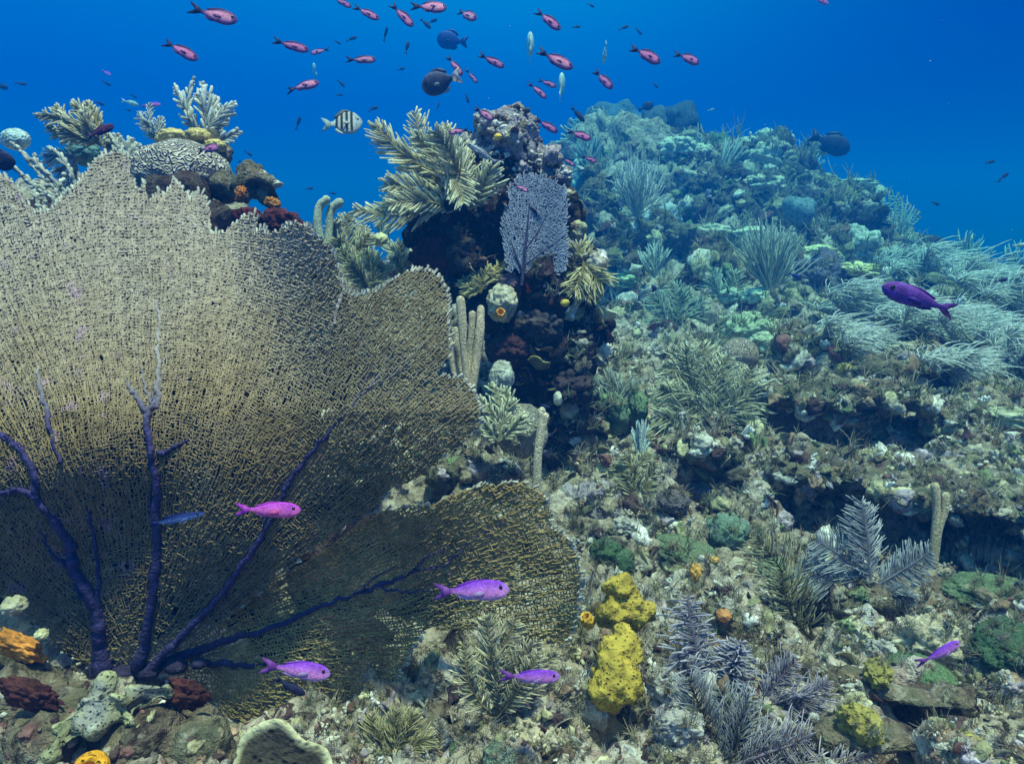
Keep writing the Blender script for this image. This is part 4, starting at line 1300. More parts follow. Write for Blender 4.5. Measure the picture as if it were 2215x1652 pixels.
# soft coral field drooping along the right side
TE, TES = (.62, .66, .62), (.26, .30, .22)
fld = [((1850, 700), [(1790, 640), (1830, 625), (1870, 640), (1760, 670)], 'leftmost clump of the drooping soft coral field, under the dark violet boulder'),
       ((1960, 740), [(1890, 680), (1930, 660), (1970, 670), (2010, 690)], 'clump of the drooping soft coral field under the head of the dark purple fish'),
       ((2080, 750), [(2030, 690), (2080, 670), (2120, 690), (2150, 710)], 'clump of the drooping soft coral field under the tail of the dark purple fish'),
       ((2190, 790), [(2130, 730), (2180, 715), (2215, 735), (2250, 750)], 'lower clump of the drooping soft coral field at the right edge'),
       ((2120, 650), [(2040, 590), (2090, 570), (2140, 590), (2180, 620)], 'clump of the soft coral field right above the dark purple fish'),
       ((1990, 610), [(1900, 570), (1950, 550), (2010, 545), (2040, 575)], 'pale clump of the soft coral field above the head of the dark purple fish'),
       ((2190, 680), [(2130, 640), (2180, 620), (2220, 630), (2200, 600)], 'upper clump of the drooping soft coral field at the right edge'),
       ((1800, 770), [(1740, 720), (1790, 700), (1830, 715), (1860, 740)], 'nearest low clump of the soft coral field, left of the brown flat coral'),
       ((2050, 820), [(1990, 780), (2040, 765), (2090, 775), (2120, 800)], 'nearest clump of the soft coral field over the dark hollow')]
for bs, tp, lab in fld:
    comb_colony(lab, bs, [(a + e, c + f_) for a, c in tp for e, f_ in ((0, 0), (26, 22))], TE, 'drooping soft coral field')
# middle slope plumes
sea_plume('large pale tan feathery plume colony in front of the tan brain coral ball', (1555, 915), [(1440, 790), (1480, 755), (1525, 740), (1575, 770), (1625, 800), (1650, 850), (1430, 840), (1425, 900), (1600, 880), (1500, 860), (1560, 830)], 46, (.34, .31, .18), (.62, .62, .47), n=26, rs=.005, rb=.0040, ang=52, droop=-.45, wob=.22)
coral('tan brain coral ball with fine wavy grooves on the middle slope', 1600, 768, 40, (.66, .52, .42), name='brain_coral', cat='brain coral', mat='brain_fine', sq=(1, 1, .95), lump=.05, wl=.0, d=3.25)
sea_plume('grey green feather colony below the pale branching soft coral', (1460, 700), [(1410, 640), (1450, 615), (1495, 630), (1530, 660), (1420, 680)], 30, (.22, .25, .18), (.46, .54, .44), n=16, rs=.006, rb=.0065)
sea_plume('teal feather pair left under the pale whip thicket', (1570, 650), [(1545, 580), (1590, 585), (1530, 610)], 28, (.22, .28, .22), (.46, .56, .48), n=14, rs=.006, rb=.007)
sea_plume('curled pale feathers at the dark foot of the pillar', (1330, 880), [(1270, 830), (1310, 815), (1350, 830), (1280, 870)], 30, (.25, .25, .2), (.44, .48, .42), n=16, rs=.004, rb=.0045, curl=1.0)
sea_plume('spiky pale yellow feather under the large tan plume colony', (1545, 960), [(1500, 925), (1480, 955), (1560, 905), (1590, 930)], 26, (.35, .32, .15), (.62, .6, .4), n=12, rs=.004, rb=.0046)
whip_bush('sparse forked pale branches right of the large tan plume colony', (1600, 880), 44, 50, 9, 2.6, (.55, .56, .46), lean=(36, 0), fork=1, seed=31, name='sea_whip', cat='sea whip')
coral('dim green sponge disc at the right foot of the pillar', 1330, 895, 46, (.13, .18, .12), name='sponge', cat='sponge', sq=(1, .5, 1), d=2.5)
coral('second dim green sponge disc, right behind the first at the pillar foot', 1378, 880, 40, (.15, .22, .13), name='sponge', cat='sponge', sq=(1, .5, 1), d=2.7)
whip_bush('bright cyan white plume right of the pillar foot', (1385, 1000), 20, 95, 9, 3.0, (.55, .66, .64), fork=2, seed=33, bow=.1, d=2.2)
sea_plume('brown tipped feather below the bright cyan white plume', (1372, 1080), [(1325, 1010), (1350, 985), (1400, 980), (1425, 1010), (1340, 1040), (1410, 1045)], 24, (.24, .2, .08), (.46, .44, .30), n=16, rs=.0035, rb=.0036)
sea_plume('small white feathery tuft left of the single sea rod', (1112, 1040), [(1098, 1000), (1120, 1005), (1095, 1030)], 12, (.4, .3, .3), (.6, .55, .5), n=8, rs=.003, rb=.003)

# ledges on the right
LG = [('broad rubble covered ledge with dark hollow beneath in the middle right', [(1700, 850, 70, 2.68, (1.5, 1.2, .45)), (1800, 858, 70, 2.6, (1.5, 1.2, .45)), (1900, 858, 70, 2.58, (1.5, 1.2, .45)), (1620, 880, 50, 2.75, (1.3, 1, .5))]),
      ('long rubble ledge above the big black cave on the right', [(1770, 1015, 80, 2.1, (1.5, 1.2, .4)), (1890, 1025, 90, 2.04, (1.5, 1.3, .42)), (2010, 1050, 90, 1.98, (1.5, 1.3, .42)), (2130, 1080, 90, 1.92, (1.5, 1.3, .42)), (2230, 1105, 80, 1.88, (1.4, 1.3, .42))]),
      ('maroon rock with crusted top at the left of the big black cave', [(1520, 950, 66, 2.3, (1.1, 1.1, .6)), (1560, 965, 54, 2.28, (1, 1, .8)), (1480, 960, 40, 2.3), (1570, 930, 40, 2.32), (1540, 1020, 46, 2.38)]),
      ('olive brown craggy rock right of the pale green domes', [(1730, 745, 56, 3.2, (1, 1, .8)), (1770, 765, 50, 3.15, (1, 1, .8)), (1700, 780, 40, 3.15)]),
      ('dark brown rock under the low clumps of soft coral', [(1930, 800, 62, 2.95, (1.4, 1, .6)), (2000, 810, 50, 2.95, (1.4, 1, .6))]),
      ('stepped rubble ledge at the right below the big black cave', [(2080, 1290, 70, 1.55, (1.4, 1, .45)), (2180, 1300, 80, 1.5, (1.4, 1, .5)), (2000, 1270, 50, 1.6, (1.3, 1, .4))]),
      ('brown overgrown knoll under the broad grey blue plume', [(1860, 1285, 52, 1.5, (1.2, 1, .7)), (1910, 1300, 45, 1.5, (1.2, 1, .7)), (1820, 1300, 35, 1.5)]),
      ('ledge with pale edge over the dark hole at the lower right', [(1850, 1480, 70, 1.2, (1.4, 1, .45)), (1950, 1490, 70, 1.18, (1.5, 1, .45)), (2050, 1510, 60, 1.15, (1.4, 1, .5))]),
      ('low ledge shading the bottom right corner hole', [(1800, 1590, 60, 1.05, (1.6, 1, .35)), (1900, 1600, 60, 1.03, (1.6, 1, .35))]),
      ('pale crusted rubble block right of the lower fan lobe', [(1290, 1100, 46, 1.95), (1340, 1120, 44, 1.95), (1260, 1130, 36, 1.95), (1230, 1090, 30, 2.0)]),
      ('crusted rubble rock below the ridged cream brain coral', [(1010, 1010, 46, 2.05, (1.3, 1, .7)), (1070, 1020, 46, 2.05, (1.3, 1, .7)), (960, 1030, 36, 2.05)]),
      ('lumpy rubble rock between tan feather colony and plate coral', [(850, 1590, 52, 1.08), (910, 1600, 44, 1.08), (790, 1600, 44, 1.05), (950, 1540, 38, 1.15)]),
      ('added dark block for shade, showing only through the mesh of the lower fan lobe', [(820, 1190, 95, 1.72, (1.2, .8, .8)), (950, 1180, 95, 1.72, (1.2, .8, .8)), (1080, 1180, 85, 1.74, (1.2, .8, .8)), (760, 1300, 95, 1.6, (1.2, .8, .8)), (900, 1290, 85, 1.62, (1.2, .7, .8)), (1040, 1280, 75, 1.64, (1.2, .7, .8)), (1160, 1230, 55, 1.68), (620, 1400, 110, 1.48, (1.3, .7, .8)), (780, 1400, 80, 1.45, (1.2, .7, .8))]),  # block added to keep the gaps in the lobe's net dark
      ('brown rubble block below the tan feather colony', [(1120, 1560, 46, 1.12), (1180, 1570, 44, 1.12), (1060, 1580, 40, 1.1), (1230, 1560, 34, 1.14)])]
for i, (lab, bl) in enumerate(LG):
    rock('reef_rock', lab, 'reef rock', bl, 'reef_pale' if 'pale crusted' in lab else 'reef_shade' if 'showing only' in lab else 'reef_ledge', .016 if bl[0][3] < 2 else .022, ((.07, 5), (.04, 11), (.02, 26)) if bl[0][3] > 1.3 else ((.045, 8), (.025, 18), (.012, 40)), .012 if bl[0][3] > 1.3 else .008, group='rocks and ledges of the near slope')
MOSS = (.07, .12, .07)
for u, v, r, s, lab, c in [(2180, 1395, 62, (1.5, 1, .7), 'smooth dark green mound at the right edge above the lower ledge', MOSS), (2130, 1275, 60, (1.6, 1, .4), 'long green algae mat at the right under the big black cave', (.14, .19, .11)), (1575, 1150, 44, (1, 1, .9), 'round grey green tuft mound left of the broad plume', (.20, .29, .22)),
                           (1480, 1190, 52, (1.5, 1, .4), 'low green algae patch above the yellow lumpy sponge', (.17, .22, .13)), (1310, 1190, 34, (1, 1, .8), 'dark green knob beside the lower fan lobe', (.09, .15, .08)), (1690, 1240, 44, (1.6, 1, .4), 'green algae hummock behind the dark olive feather', (.19, .24, .15)),
                           (2000, 1460, 54, (1.5, 1, .5), 'fuzzy olive green patch below the small slanting purple fish', (.13, .2, .1)), (1530, 1060, 34, (1.3, 1, .6), 'grey violet sponge cushion left of the big black cave', (.22, .2, .24)), (1455, 1085, 34, (1.1, 1, .7), 'dull mauve cushion right of the single sea rod', (.17, .14, .15)),
                           (1860, 885, 26, (1.5, 1, .5), 'green topped stone with a white spot on the broad ledge', (.12, .2, .12)), (2200, 1050, 34, (1.5, 1, .5), 'grey teal cushion at the right edge above the cave', (.24, .32, .28)), (1000, 1005, 34, (1.3, 1, .6), 'green turf cushion left of the ridged cream brain coral', (.2, .26, .14)),
                           (1350, 1215, 24, (.9, 1, 1.1), 'dark green lump just above the yellow lumpy sponge', (.1, .17, .1)), (1230, 1330, 26, (.9, 1, 1), 'grey green knob left of the yellow lumpy sponge', (.22, .27, .2)), (1080, 1640, 34, (1.2, 1, .8), 'grey green cushion at the bottom edge under the brown rubble block', (.16, .2, .15))]:
    coral(lab, u, v, r, c, name='algae_mound', cat='algae mound', sq=s, wl=.18, lump=.25, mat='fuzzy', group='green and grey cushions on the slope')

# ------------------------------------------------------------------ foreground
ysp = thing('sponge', 'yellow lumpy sponge of two stacked bulbs in the foreground', 'sponge', P(1335, 1530, 1.14))
def lobe(blobs, seed):
    v, f = union([(P(q[0], q[1], q[3]), m(q[2], q[3]), q[4] if len(q) > 4 else (1, 1, 1)) for q in blobs], .005)
    v, f = rough(v, f, ((.016, 18), (.014, 44), (.006, 110)), .003)
    b = MB()
    b.add(v, f, np.clip(np.array((.42, .31, .05)) * (1 + .5 * fbm(v * 30, 3)[:, None]), .01, .9))
    return b
lobe([(1345, 1272, 36, 1.22, (1, .9, .9)), (1350, 1312, 44, 1.22, (1.1, .9, .8)), (1318, 1330, 30, 1.2), (1375, 1330, 34, 1.22), (1345, 1262, 24, 1.22), (1400, 1325, 16, 1.22)], 1).build('bulb', MATS['sponge'], ysp)['label'] = 'upper flared bulb'
lobe([(1330, 1472, 56, 1.12, (1, .9, 1)), (1340, 1415, 46, 1.14, (1, .9, 1)), (1345, 1378, 30, 1.16), (1305, 1490, 36, 1.11), (1360, 1470, 34, 1.12)], 2).build('bulb', MATS['sponge'], ysp)['label'] = 'lower pear shaped bulb'
tube_sponge('small orange yellow tube sponge left beside the yellow lumpy sponge', 1276, 1352, 15, 1.22, (.72, .42, .05), (-.45, -.25, 1), 2.0)
coral('small orange sponge lump up slope of the yellow lumpy sponge', 1506, 1238, 17, (.62, .34, .08), name='sponge', cat='sponge', mat='smooth_sponge', sq=(.8, .8, 1.2), wl=.5)
coral('smaller orange sponge lump right above the other orange lump', 1545, 1210, 10, (.58, .34, .10), name='sponge', cat='sponge', mat='smooth_sponge', wl=.4)
coral('rust orange sponge ball behind the violet grey feather colony', 1566, 1330, 16, (.5, .22, .08), name='sponge', cat='sponge', mat='smooth_sponge', wl=.4, d=1.38)
coral('large yellowish sponge lump in the hole at the lower right', 1860, 1565, 46, (.32, .27, .07), name='sponge', cat='sponge', mat='sponge', sq=(1.1, .8, .8), wl=.4, d=1.02)
coral('olive yellow sponge cushion below the white stone at lower right', 1900, 1455, 34, (.28, .24, .07), name='sponge', cat='sponge', mat='sponge', sq=(1.3, .8, .7), wl=.4, d=1.16)
coral('olive yellow sponge in the bottom right corner', 2080, 1615, 46, (.32, .27, .07), name='sponge', cat='sponge', mat='sponge', sq=(1.3, .8, .7), wl=.4, d=.98)
coral('yellow sponge crumb right of the tan brain coral ball', 1825, 797, 16, (.6, .48, .14), name='sponge', cat='sponge', mat='sponge')
for u, v, r, lab in [(2060, 1500, 30, 'pale bare coral stone under the small slanting purple fish'), (1905, 1405, 28, 'white upright shell like stone at the lower right'), (2170, 1085, 26, 'white rounded stone near the right edge on the long ledge'), (1742, 882, 22, 'white coral stone standing left on the broad ledge'), (1895, 868, 16, 'small white stone on top of the green topped stone'), (2040, 850, 16, 'white crumbling coral piece at the right end of the broad ledge'),
                     (1575, 1320, 30, 'bluish white round stone behind the violet grey feather colony'), (1140, 1590, 34, 'cream fan shaped shell piece at the bottom middle'), (1100, 1515, 26, 'hollow beige shell by the foot of the tan feather colony'), (1195, 1600, 26, 'slanting cream shell right of the cream fan shaped shell'), (955, 1600, 24, 'small white finger coral at the bottom near the plate coral'),
                     (1730, 1500, 26, 'beige rounded stone under the lowest purple feathers'), (2000, 1385, 60, 'big cream stone slab behind the small slanting purple fish'), (1440, 1490, 44, 'bluish white crusted stone right of the yellow lumpy sponge'), (1470, 1570, 44, 'chalky stone right below the yellow lumpy sponge'), (1305, 1080, 30, 'white crusted stone on the pale rubble block'), (1350, 1140, 26, 'lilac white stone on the right of the pale rubble block')]:
    coral(lab, u, v, r, (.46, .40, .29) if 'cream' in lab or 'beige' in lab else (.40, .38, .35), name='pale_stone', cat='stone', sq=(1.15, .7, .8), wl=.5, lump=.5, fine=.25, mat='rubble', group='pale stones on the slope')
# feather colonies of the foreground
sea_plume('tan feather colony behind the lower middle purple fish', (1075, 1535), [(1035, 1352, -.03, 42), (1105, 1352, -.02, 42), (1165, 1392, -.02, 36), (1205, 1415, .0, 34), (1012, 1430, -.04, 34), (1150, 1440, -.05, 34)], 40, (.28, .23, .12), (.58, .54, .38), d=1.10, n=26, rs=.0025, rb=.0019, ang=55)
sea_plume('violet grey feather colony with long bent branchlets in the foreground right', (1545, 1540), [(1512, 1305, 0, 60), (1580, 1400, 0, 60), (1470, 1440, -.02, 55), (1620, 1400, 0, 50)], 58, (.16, .14, .20), (.42, .40, .46), d=1.12, n=30, rs=.003, rb=.0026, ang=60, curl=-.3, wob=.25)
sea_plume('dark olive feather slanting up left in the foreground right', (1760, 1370), [(1640, 1185, 0, 62), (1700, 1250, -.03, 50)], 60, (.10, .09, .04), (.36, .34, .22), d=1.42, n=32, rs=.003, rb=.0018, ang=55, wob=.2)
sea_plume('broad grey blue plume standing before the big black cave', (1884, 1262), [(1886, 1088, 0, 60), (1770, 1170, 0, 50), (2020, 1195, 0, 46), (1975, 1300, -.05, 36), (1740, 1225, 0, 46)], 56, (.20, .21, .26), (.46, .48, .50), d=1.5, n=34, rs=.003, rb=.0019, ang=68, curl=.35, wob=.08)
sea_plume('dusky feather colony at the bottom edge right of centre', (1575, 1665), [(1490, 1475, 0, 60), (1560, 1500, .02, 56), (1640, 1520, 0, 56), (1680, 1600, 0, 50)], 56, (.08, .07, .05), (.36, .36, .38), d=1.0, n=30, rs=.0025, rb=.0016, ang=50, wob=.2)
sea_plume('violet brush of fine branchlets left of the dark hole at the lower right', (1640, 1520), [(1730, 1440, 0, 40), (1800, 1475, 0, 36), (1760, 1530, 0, 40)], 40, (.16, .13, .18), (.40, .36, .42), d=1.08, n=26, rs=.0025, rb=.0016, ang=55, wob=.2)
sea_plume('long curved lilac branch with comb of spines along the bottom right', (1590, 1640), [(1760, 1605, 0, 60), (1900, 1640, 0, 40)], 56, (.24, .20, .26), (.46, .42, .46), d=.99, n=30, rs=.0035, rb=.0016, ang=75, wob=.25)
sea_plume('olive plume with soft bristles at the bottom below the great fan', (850, 1660), [(800, 1560, 0, 36), (850, 1545, 0, 38), (900, 1560, 0, 38), (930, 1600, 0, 34), (770, 1600, 0, 34)], 36, (.16, .13, .05), (.44, .40, .22), d=1.0, n=28, rs=.0025, rb=.0016, ang=40)
sea_plume('tiny tan feather sprig right of the olive plume', (925, 1640), [(950, 1565, 0, 16), (935, 1580, 0, 14)], 15, (.25, .2, .12), (.6, .52, .38), d=1.02, n=12, rs=.002, rb=.0016)
sea_rod('double sea rod with lumpy brown stalks before the cave at the right', (2018, 1240), [[(2022, 1160, 0), (2026, 1100, 0), (2022, 1052, 0)], [(2030, 1150, .0), (2042, 1110, .0), (2046, 1072, .0)]], 8, (.50, .42, .28), d=1.62)
# bottom left corner
corner = thing('reef_outcrop', 'brown rock with sponges in the bottom left corner under the great fan', 'reef outcrop', P(150, 1640, 1.05))
rock('rock_body', '', '', [(60, 1500, 85, 1.12), (150, 1540, 90, 1.1), (-60, 1500, 100, 1.12), (260, 1560, 80, 1.1), (350, 1580, 75, 1.1), (30, 1430, 45, 1.16), (-20, 1380, 50, 1.18), (430, 1570, 60, 1.12), (100, 1620, 100, 1.02), (300, 1640, 90, 1.02), (450, 1640, 80, 1.03)], 'reef_ledge', .010, ((.04, 8), (.022, 18), (.01, 42)), .007, corner)
sheet(40, 1398, 1.11, 38, (.62, .25, .05), 'sponge_shade_crust', corner, (1.5, .5, .7), seed=41)['label'] = 'orange encrusting sponge'
sheet(400, 1500, 1.05, 40, (.07, .022, .018), 'sponge_shade_crust', corner, (1.2, .5, .8), seed=42)
sheet(60, 1500, 1.02, 50, (.065, .022, .02), 'sponge_shade_crust', corner, (1.3, .4, .6), seed=43)
v, f = union([(P(q[0], q[1], q[3]), m(q[2], q[3]), (1, .6, 1)) for q in [(215, 1490, 36, 1.03), (180, 1530, 40, 1.0), (250, 1530, 44, 1.0), (310, 1510, 40, 1.03), (140, 1580, 36, .98), (120, 1625, 30, .96), (350, 1500, 26, 1.03), (225, 1465, 16, 1.05), (200, 1580, 36, .98), (280, 1560, 30, 1.0)]], .006)
v, f = rough(v, f, ((.035, 9), (.018, 24), (.008, 60)), .006)
b = MB()
b.add(v, f, np.clip(np.array((.32, .31, .17)) * (1 + 1.1 * fbm(v * 22, 4, .65)[:, None]) + np.array((.0, .0, .12)) * smooth(.1, .4, fbm(v * 9 + 4, 2))[:, None], .02, .8))
tag(b.build('sponge', MATS['sponge'], None, origin=P(220, 1560, 1.0)), 'pale olive lobed sponge spreading in the bottom left corner', 'sponge')
tube_sponge('bright orange tube sponge with open mouth at the bottom left', 205, 1655, 36, .93, (.80, .36, .02), (.25, -1, .45), 1.4)
plate_coral('grey plate coral with bright cream rim at the bottom left of centre', 590, 1722, 138, .92, (.085, .07, .05), (.62, .58, .36), (1.15, .12), wavy=.11, seed=6, thick=.05, cup=.1, mat='knobby')
coral('beige knob coral at the left edge above the orange sponge', 30, 1310, 24, (.40, .38, .26), d=1.14, wl=.5)
coral('small cream crust knob right of the orange sponge at the left', 90, 1372, 14, (.52, .48, .28), d=1.1, wl=.5)
coral('round pinkish barnacle on the lower edge of the great fan', 505, 1583, 11, (.50, .34, .26), d=1.08, sub=3, name='barnacle', cat='barnacle')
coral('white shell chip at the foot of the great fan', 322, 1555, 14, (.62, .62, .52), d=1.1, sub=3, name='shell', cat='shell', sq=(1.5, .7, .6))
coral('brown and white shell right beside the chip at the fan foot', 368, 1548, 16, (.50, .36, .22), d=1.1, sub=3, name='shell', cat='shell', sq=(1.5, .7, .6))
# ------------------------------------------------------------------ fish
SX = np.array((0, .1, .25, .45, .65, .8, .9, .96, 1.0))
SPEC = {  # half-height, half-width, tail spread, fork, belly share, body start
    'slim': dict(h=.14, w=.065, tail=.12, fork=.13, prof=(.22, .30, .58, .90, 1.0, .90, .66, .42, .08), x0=-.27, dors=.028),
    'slender': dict(h=.115, w=.06, tail=.10, fork=.13, prof=(.22, .30, .58, .90, 1.0, .92, .70, .46, .08), x0=-.27, dors=.016),
    'plump': dict(h=.18, w=.075, tail=.13, fork=.12, prof=(.20, .30, .62, .95, 1.0, .88, .62, .40, .08), x0=-.26, dors=.03),
    'wrasse': dict(h=.07, w=.05, tail=.06, fork=.02, prof=(.35, .45, .75, .95, 1.0, .9, .7, .45, .1), x0=-.36, dors=.03),
    'deep': dict(h=.27, w=.07, tail=.17, fork=.10, prof=(.17, .24, .58, .95, 1.0, .82, .55, .32, .07), x0=-.28, dors=.07),
    'oval': dict(h=.25, w=.09, tail=.17, fork=.07, prof=(.20, .32, .70, .98, 1.0, .86, .64, .42, .10), x0=-.28, dors=.06),
}
def pal(name):
    def pink(s, z):
        k = smooth(.35, .62, z)[:, None]
        c = np.array((.74, .20, .44)) * (1 - k) + np.array((.05, .02, .13)) * k
        l = smooth(-.55, -.85, z)[:, None]
        c = c * (1 - l) + np.array((.20, .08, .30)) * l
        hd = smooth(.82, .92, s)[:, None]
        c = c * (1 - hd) + np.array((.10, .04, .22)) * hd
        t = smooth(.18, .05, s)[:, None]
        return c * (1 - t) + np.array((.03, .02, .10)) * t
    def rose(s, z):
        c = pink(s, z)
        mid = np.exp(-((z + .1) / .55) ** 2)[:, None] * smooth(.15, .3, s)[:, None] * smooth(.9, .8, s)[:, None]
        return c * (1 - mid) + np.array((.92, .36, .50)) * mid
    def violet(s, z):
        k = smooth(-.5, .9, z)[:, None]
        c = np.array((.72, .24, .66)) * (1 - k) + np.array((.26, .05, .62)) * k
        b = smooth(-.6, -.9, z)[:, None]
        c = c * (1 - b) + np.array((.52, .34, .72)) * b
        hd = smooth(.86, .96, s)[:, None]
        c = c * (1 - .6 * hd) + np.array((.5, .25, .62)) * .6 * hd
        t = smooth(.12, .0, s)[:, None]
        return c * (1 - .7 * t) + np.array((.25, .08, .30)) * .7 * t
    def magenta(s, z):
        k = smooth(-.3, .9, z)[:, None]
        c = np.array((.78, .14, .50)) * (1 - k) + np.array((.55, .06, .62)) * k
        hd = np.exp(-((s - .78) / .10) ** 2)[:, None] * np.exp(-((z - .2) / .5) ** 2)[:, None]
        return c * (1 - hd * .6) + np.array((.30, .03, .50)) * hd * .6
    def dusk(s, z):
        k = smooth(-.8, .2, z)[:, None]
        c = np.array((.08, .045, .42)) * (1 - k) + np.array((.15, .05, .36)) * k
        return c
    def darkpurple(s, z):
        return np.tile((.10, .02, .10), (len(s), 1)) * (1 + .5 * (z[:, None] < 0))
    def shade(s, z):
        return np.tile((.03, .03, .09), (len(s), 1))
    def blue(s, z):
        return np.tile((.02, .05, .30), (len(s), 1))
    def neon(s, z):
        k = smooth(-.1, .5, z)[:, None]
        return np.array((.18, .28, .62)) * (1 - k) + np.array((.01, .02, .16)) * k
    def stripes(s, z):
        c = np.array((.62, .66, .60)) * (1 - smooth(.3, .9, z)[:, None] * .25) + np.array((.0, .0, .0))
        c = np.tile(c, (1, 1)) if c.shape[0] == len(s) else np.tile(c, (len(s), 1))
        bar = np.zeros(len(s))
        for x in (.20, .36, .52, .67):
            bar = np.maximum(bar, smooth(.055, .03, np.abs(s - x - .02 * z)))
        bar = bar * smooth(-1.0, -.75, z)
        c = c * (1 - bar[:, None]) + np.array((.012, .012, .02)) * bar[:, None]
        hd = smooth(.74, .84, s)[:, None]
        return c * (1 - .55 * hd) + np.array((.16, .30, .42)) * .55 * hd
    def surgeon(s, z):
        c = np.tile((.05, .05, .10), (len(s), 1)) * (1 + .8 * smooth(.2, .9, z)[:, None])
        m_ = np.exp(-((s - .97) / .05) ** 2)[:, None]
        return c * (1 - m_) + np.array((.22, .20, .26)) * m_
    def pale(s, z):
        return np.array((.50, .62, .60)) * (1 + .15 * np.sin(s * 20))[:, None]
    def parrot(s, z):
        b = np.maximum(smooth(.16, .06, np.abs(z - .45)), smooth(.16, .06, np.abs(z + .15)))[:, None]
        return np.array((.40, .42, .50)) * (1 - b) + np.array((.06, .06, .10)) * b
    def bicolor(s, z):
        k = smooth(.52, .6, s)[:, None]
        return np.array((.62, .64, .6)) * (1 - k) + np.array((.015, .015, .03)) * k
    return locals()[name]
_fishmesh = {}
def fish_meshes(spec, palette, bend=0):
    key = (spec, palette, bend)
    if key in _fishmesh:
        return _fishmesh[key]
    S = SPEC[spec]
    cf = pal(palette)
    out = []
    def take(nm, mb, mat):
        for w_ in mb.V:
            w_[:, 1] += (.10 * np.clip(.2 - w_[:, 0], 0, 1) ** 1.6 - .04 * np.clip(w_[:, 0] - .2, 0, 1)) * bend * 3
        o = mb.build(nm, MATS[mat])
        me = o.data
        bpy.data.objects.remove(o)
        out.append((nm, me))
    ns, na = 56, 16
    s = np.linspace(0, 1, ns) ** .9
    hh = np.interp(s, SX, S['prof']) * S['h']
    x = S['x0'] + (.5 - S['x0']) * s
    a = np.linspace(0, 2 * math.pi, na, endpoint=False)
    ww = np.interp(s, (0, .15, .5, .8, 1), (.12, .35, 1, .9, .1)) * S['w']
    v = np.stack((np.repeat(x, na), (ww[:, None] * np.cos(a)).ravel(), (hh[:, None] * np.sin(a)).ravel()), 1)
    idx = np.arange(ns * na).reshape(ns, na)
    q = np.stack((idx[:-1], np.roll(idx, -1, 1)[:-1], np.roll(idx, -1, 1)[1:], idx[1:]), -1).reshape(-1, 4)
    b = MB()
    z = np.tile(np.sin(a), ns)
    b.add(v, q, np.clip(cf(np.repeat(s, na), z), 0, 1))
    b.F.append(np.array([list(idx[-1])]))
    b.F.append(np.array([list(idx[0][::-1])]))
    take('body', b, 'fish')
    fc = np.clip(cf(np.array((.02, .5, .3)), np.array((.9, .95, -.95))), 0, 1)
    if palette == 'surgeon':
        fc[0] = (.66, .56, .60)
        fc[2] = (.5, .52, .56)
    if palette == 'stripes':
        fc[0] = (.40, .55, .55)
    tcol, dcol, acol = fc
    x0 = S['x0']
    p = S['prof'][0] * S['h']
    tw, fk = S['tail'], S['fork']
    b = MB()
    tl = [(x0 + .02, p), (x0 - .08, p + (tw - p) * .55), (-.5, tw), (-.5 + fk * .35, tw * .55), (-.5 + fk, 0), (-.5 + fk * .35, -tw * .55), (-.5, -tw), (x0 - .08, -p - (tw - p) * .55), (x0 + .02, -p)]
    b.plate([(c, 0, e) for c, e in tl], .012, tcol, (0, 1, 0))
    take('tail_fin', b, 'fish_fin')
    def edge(s0, s1, sign, hgt, lean):
        ss = np.linspace(s0, s1, 9)
        bx = x0 + (.5 - x0) * ss
        bz = np.interp(ss, SX, S['prof']) * S['h'] * .96
        tz = bz + hgt * np.sin(np.pi * np.linspace(.12, .95, 9)) ** .6
        o = [(c, 0, sign * e) for c, e in zip(bx, bz)] + [(c - lean, 0, sign * e) for c, e in zip(bx[::-1], tz[::-1])]
        return o
    b = MB()
    b.plate(edge(.18, .72, 1, S['dors'], .05), .010, dcol, (0, 1, 0))
    take('dorsal_fin', b, 'fish_fin')
    b = MB()
    b.plate(edge(.18, .42, -1, S['dors'] * .9, .05), .010, acol, (0, 1, 0))
    take('anal_fin', b, 'fish_fin')
    for sg in (-1, 1):
        b = MB()
        w_ = S['w'] * .95
        o = [(.20, sg * w_ * .9, -.02), (.14, sg * (w_ + .03), .0), (.06, sg * (w_ + .05), -.02), (.05, sg * (w_ + .05), -.06), (.10, sg * (w_ + .03), -.075), (.19, sg * w_ * .9, -.05)]
        b.plate(o, .008, acol * .9, (0, 1, 0))
        take('pectoral_fin', b, 'fish_fin')
    for sg in (-1, 1):
        b = MB()
        sx = .86
        xx_ = x0 + (.5 - x0) * sx
        wy = np.interp(sx, (0, .15, .5, .8, 1), (.12, .35, 1, .9, .1)) * S['w'] * .80
        b.blob((xx_, sg * wy, S['h'] * .22), .026 + .02 * S['h'], 2, (.008, .008, .015), 0, 1, (1, .6, 1))
        take('eye', b, 'eye')
    _fishmesh[key] = out
    return out
def simple_mesh(spec, palette):
    key = (spec, palette, 's')
    if key not in _fishmesh:
        b = bmesh.new()
        for nm, me in fish_meshes(spec, palette)[:3]:
            b.from_mesh(me)
        me = bpy.data.meshes.new('fish')
        b.to_mesh(me)
        b.free()
        me.materials.append(MATS['fish'])
        _fishmesh[key] = me
    return _fishmesh[key]
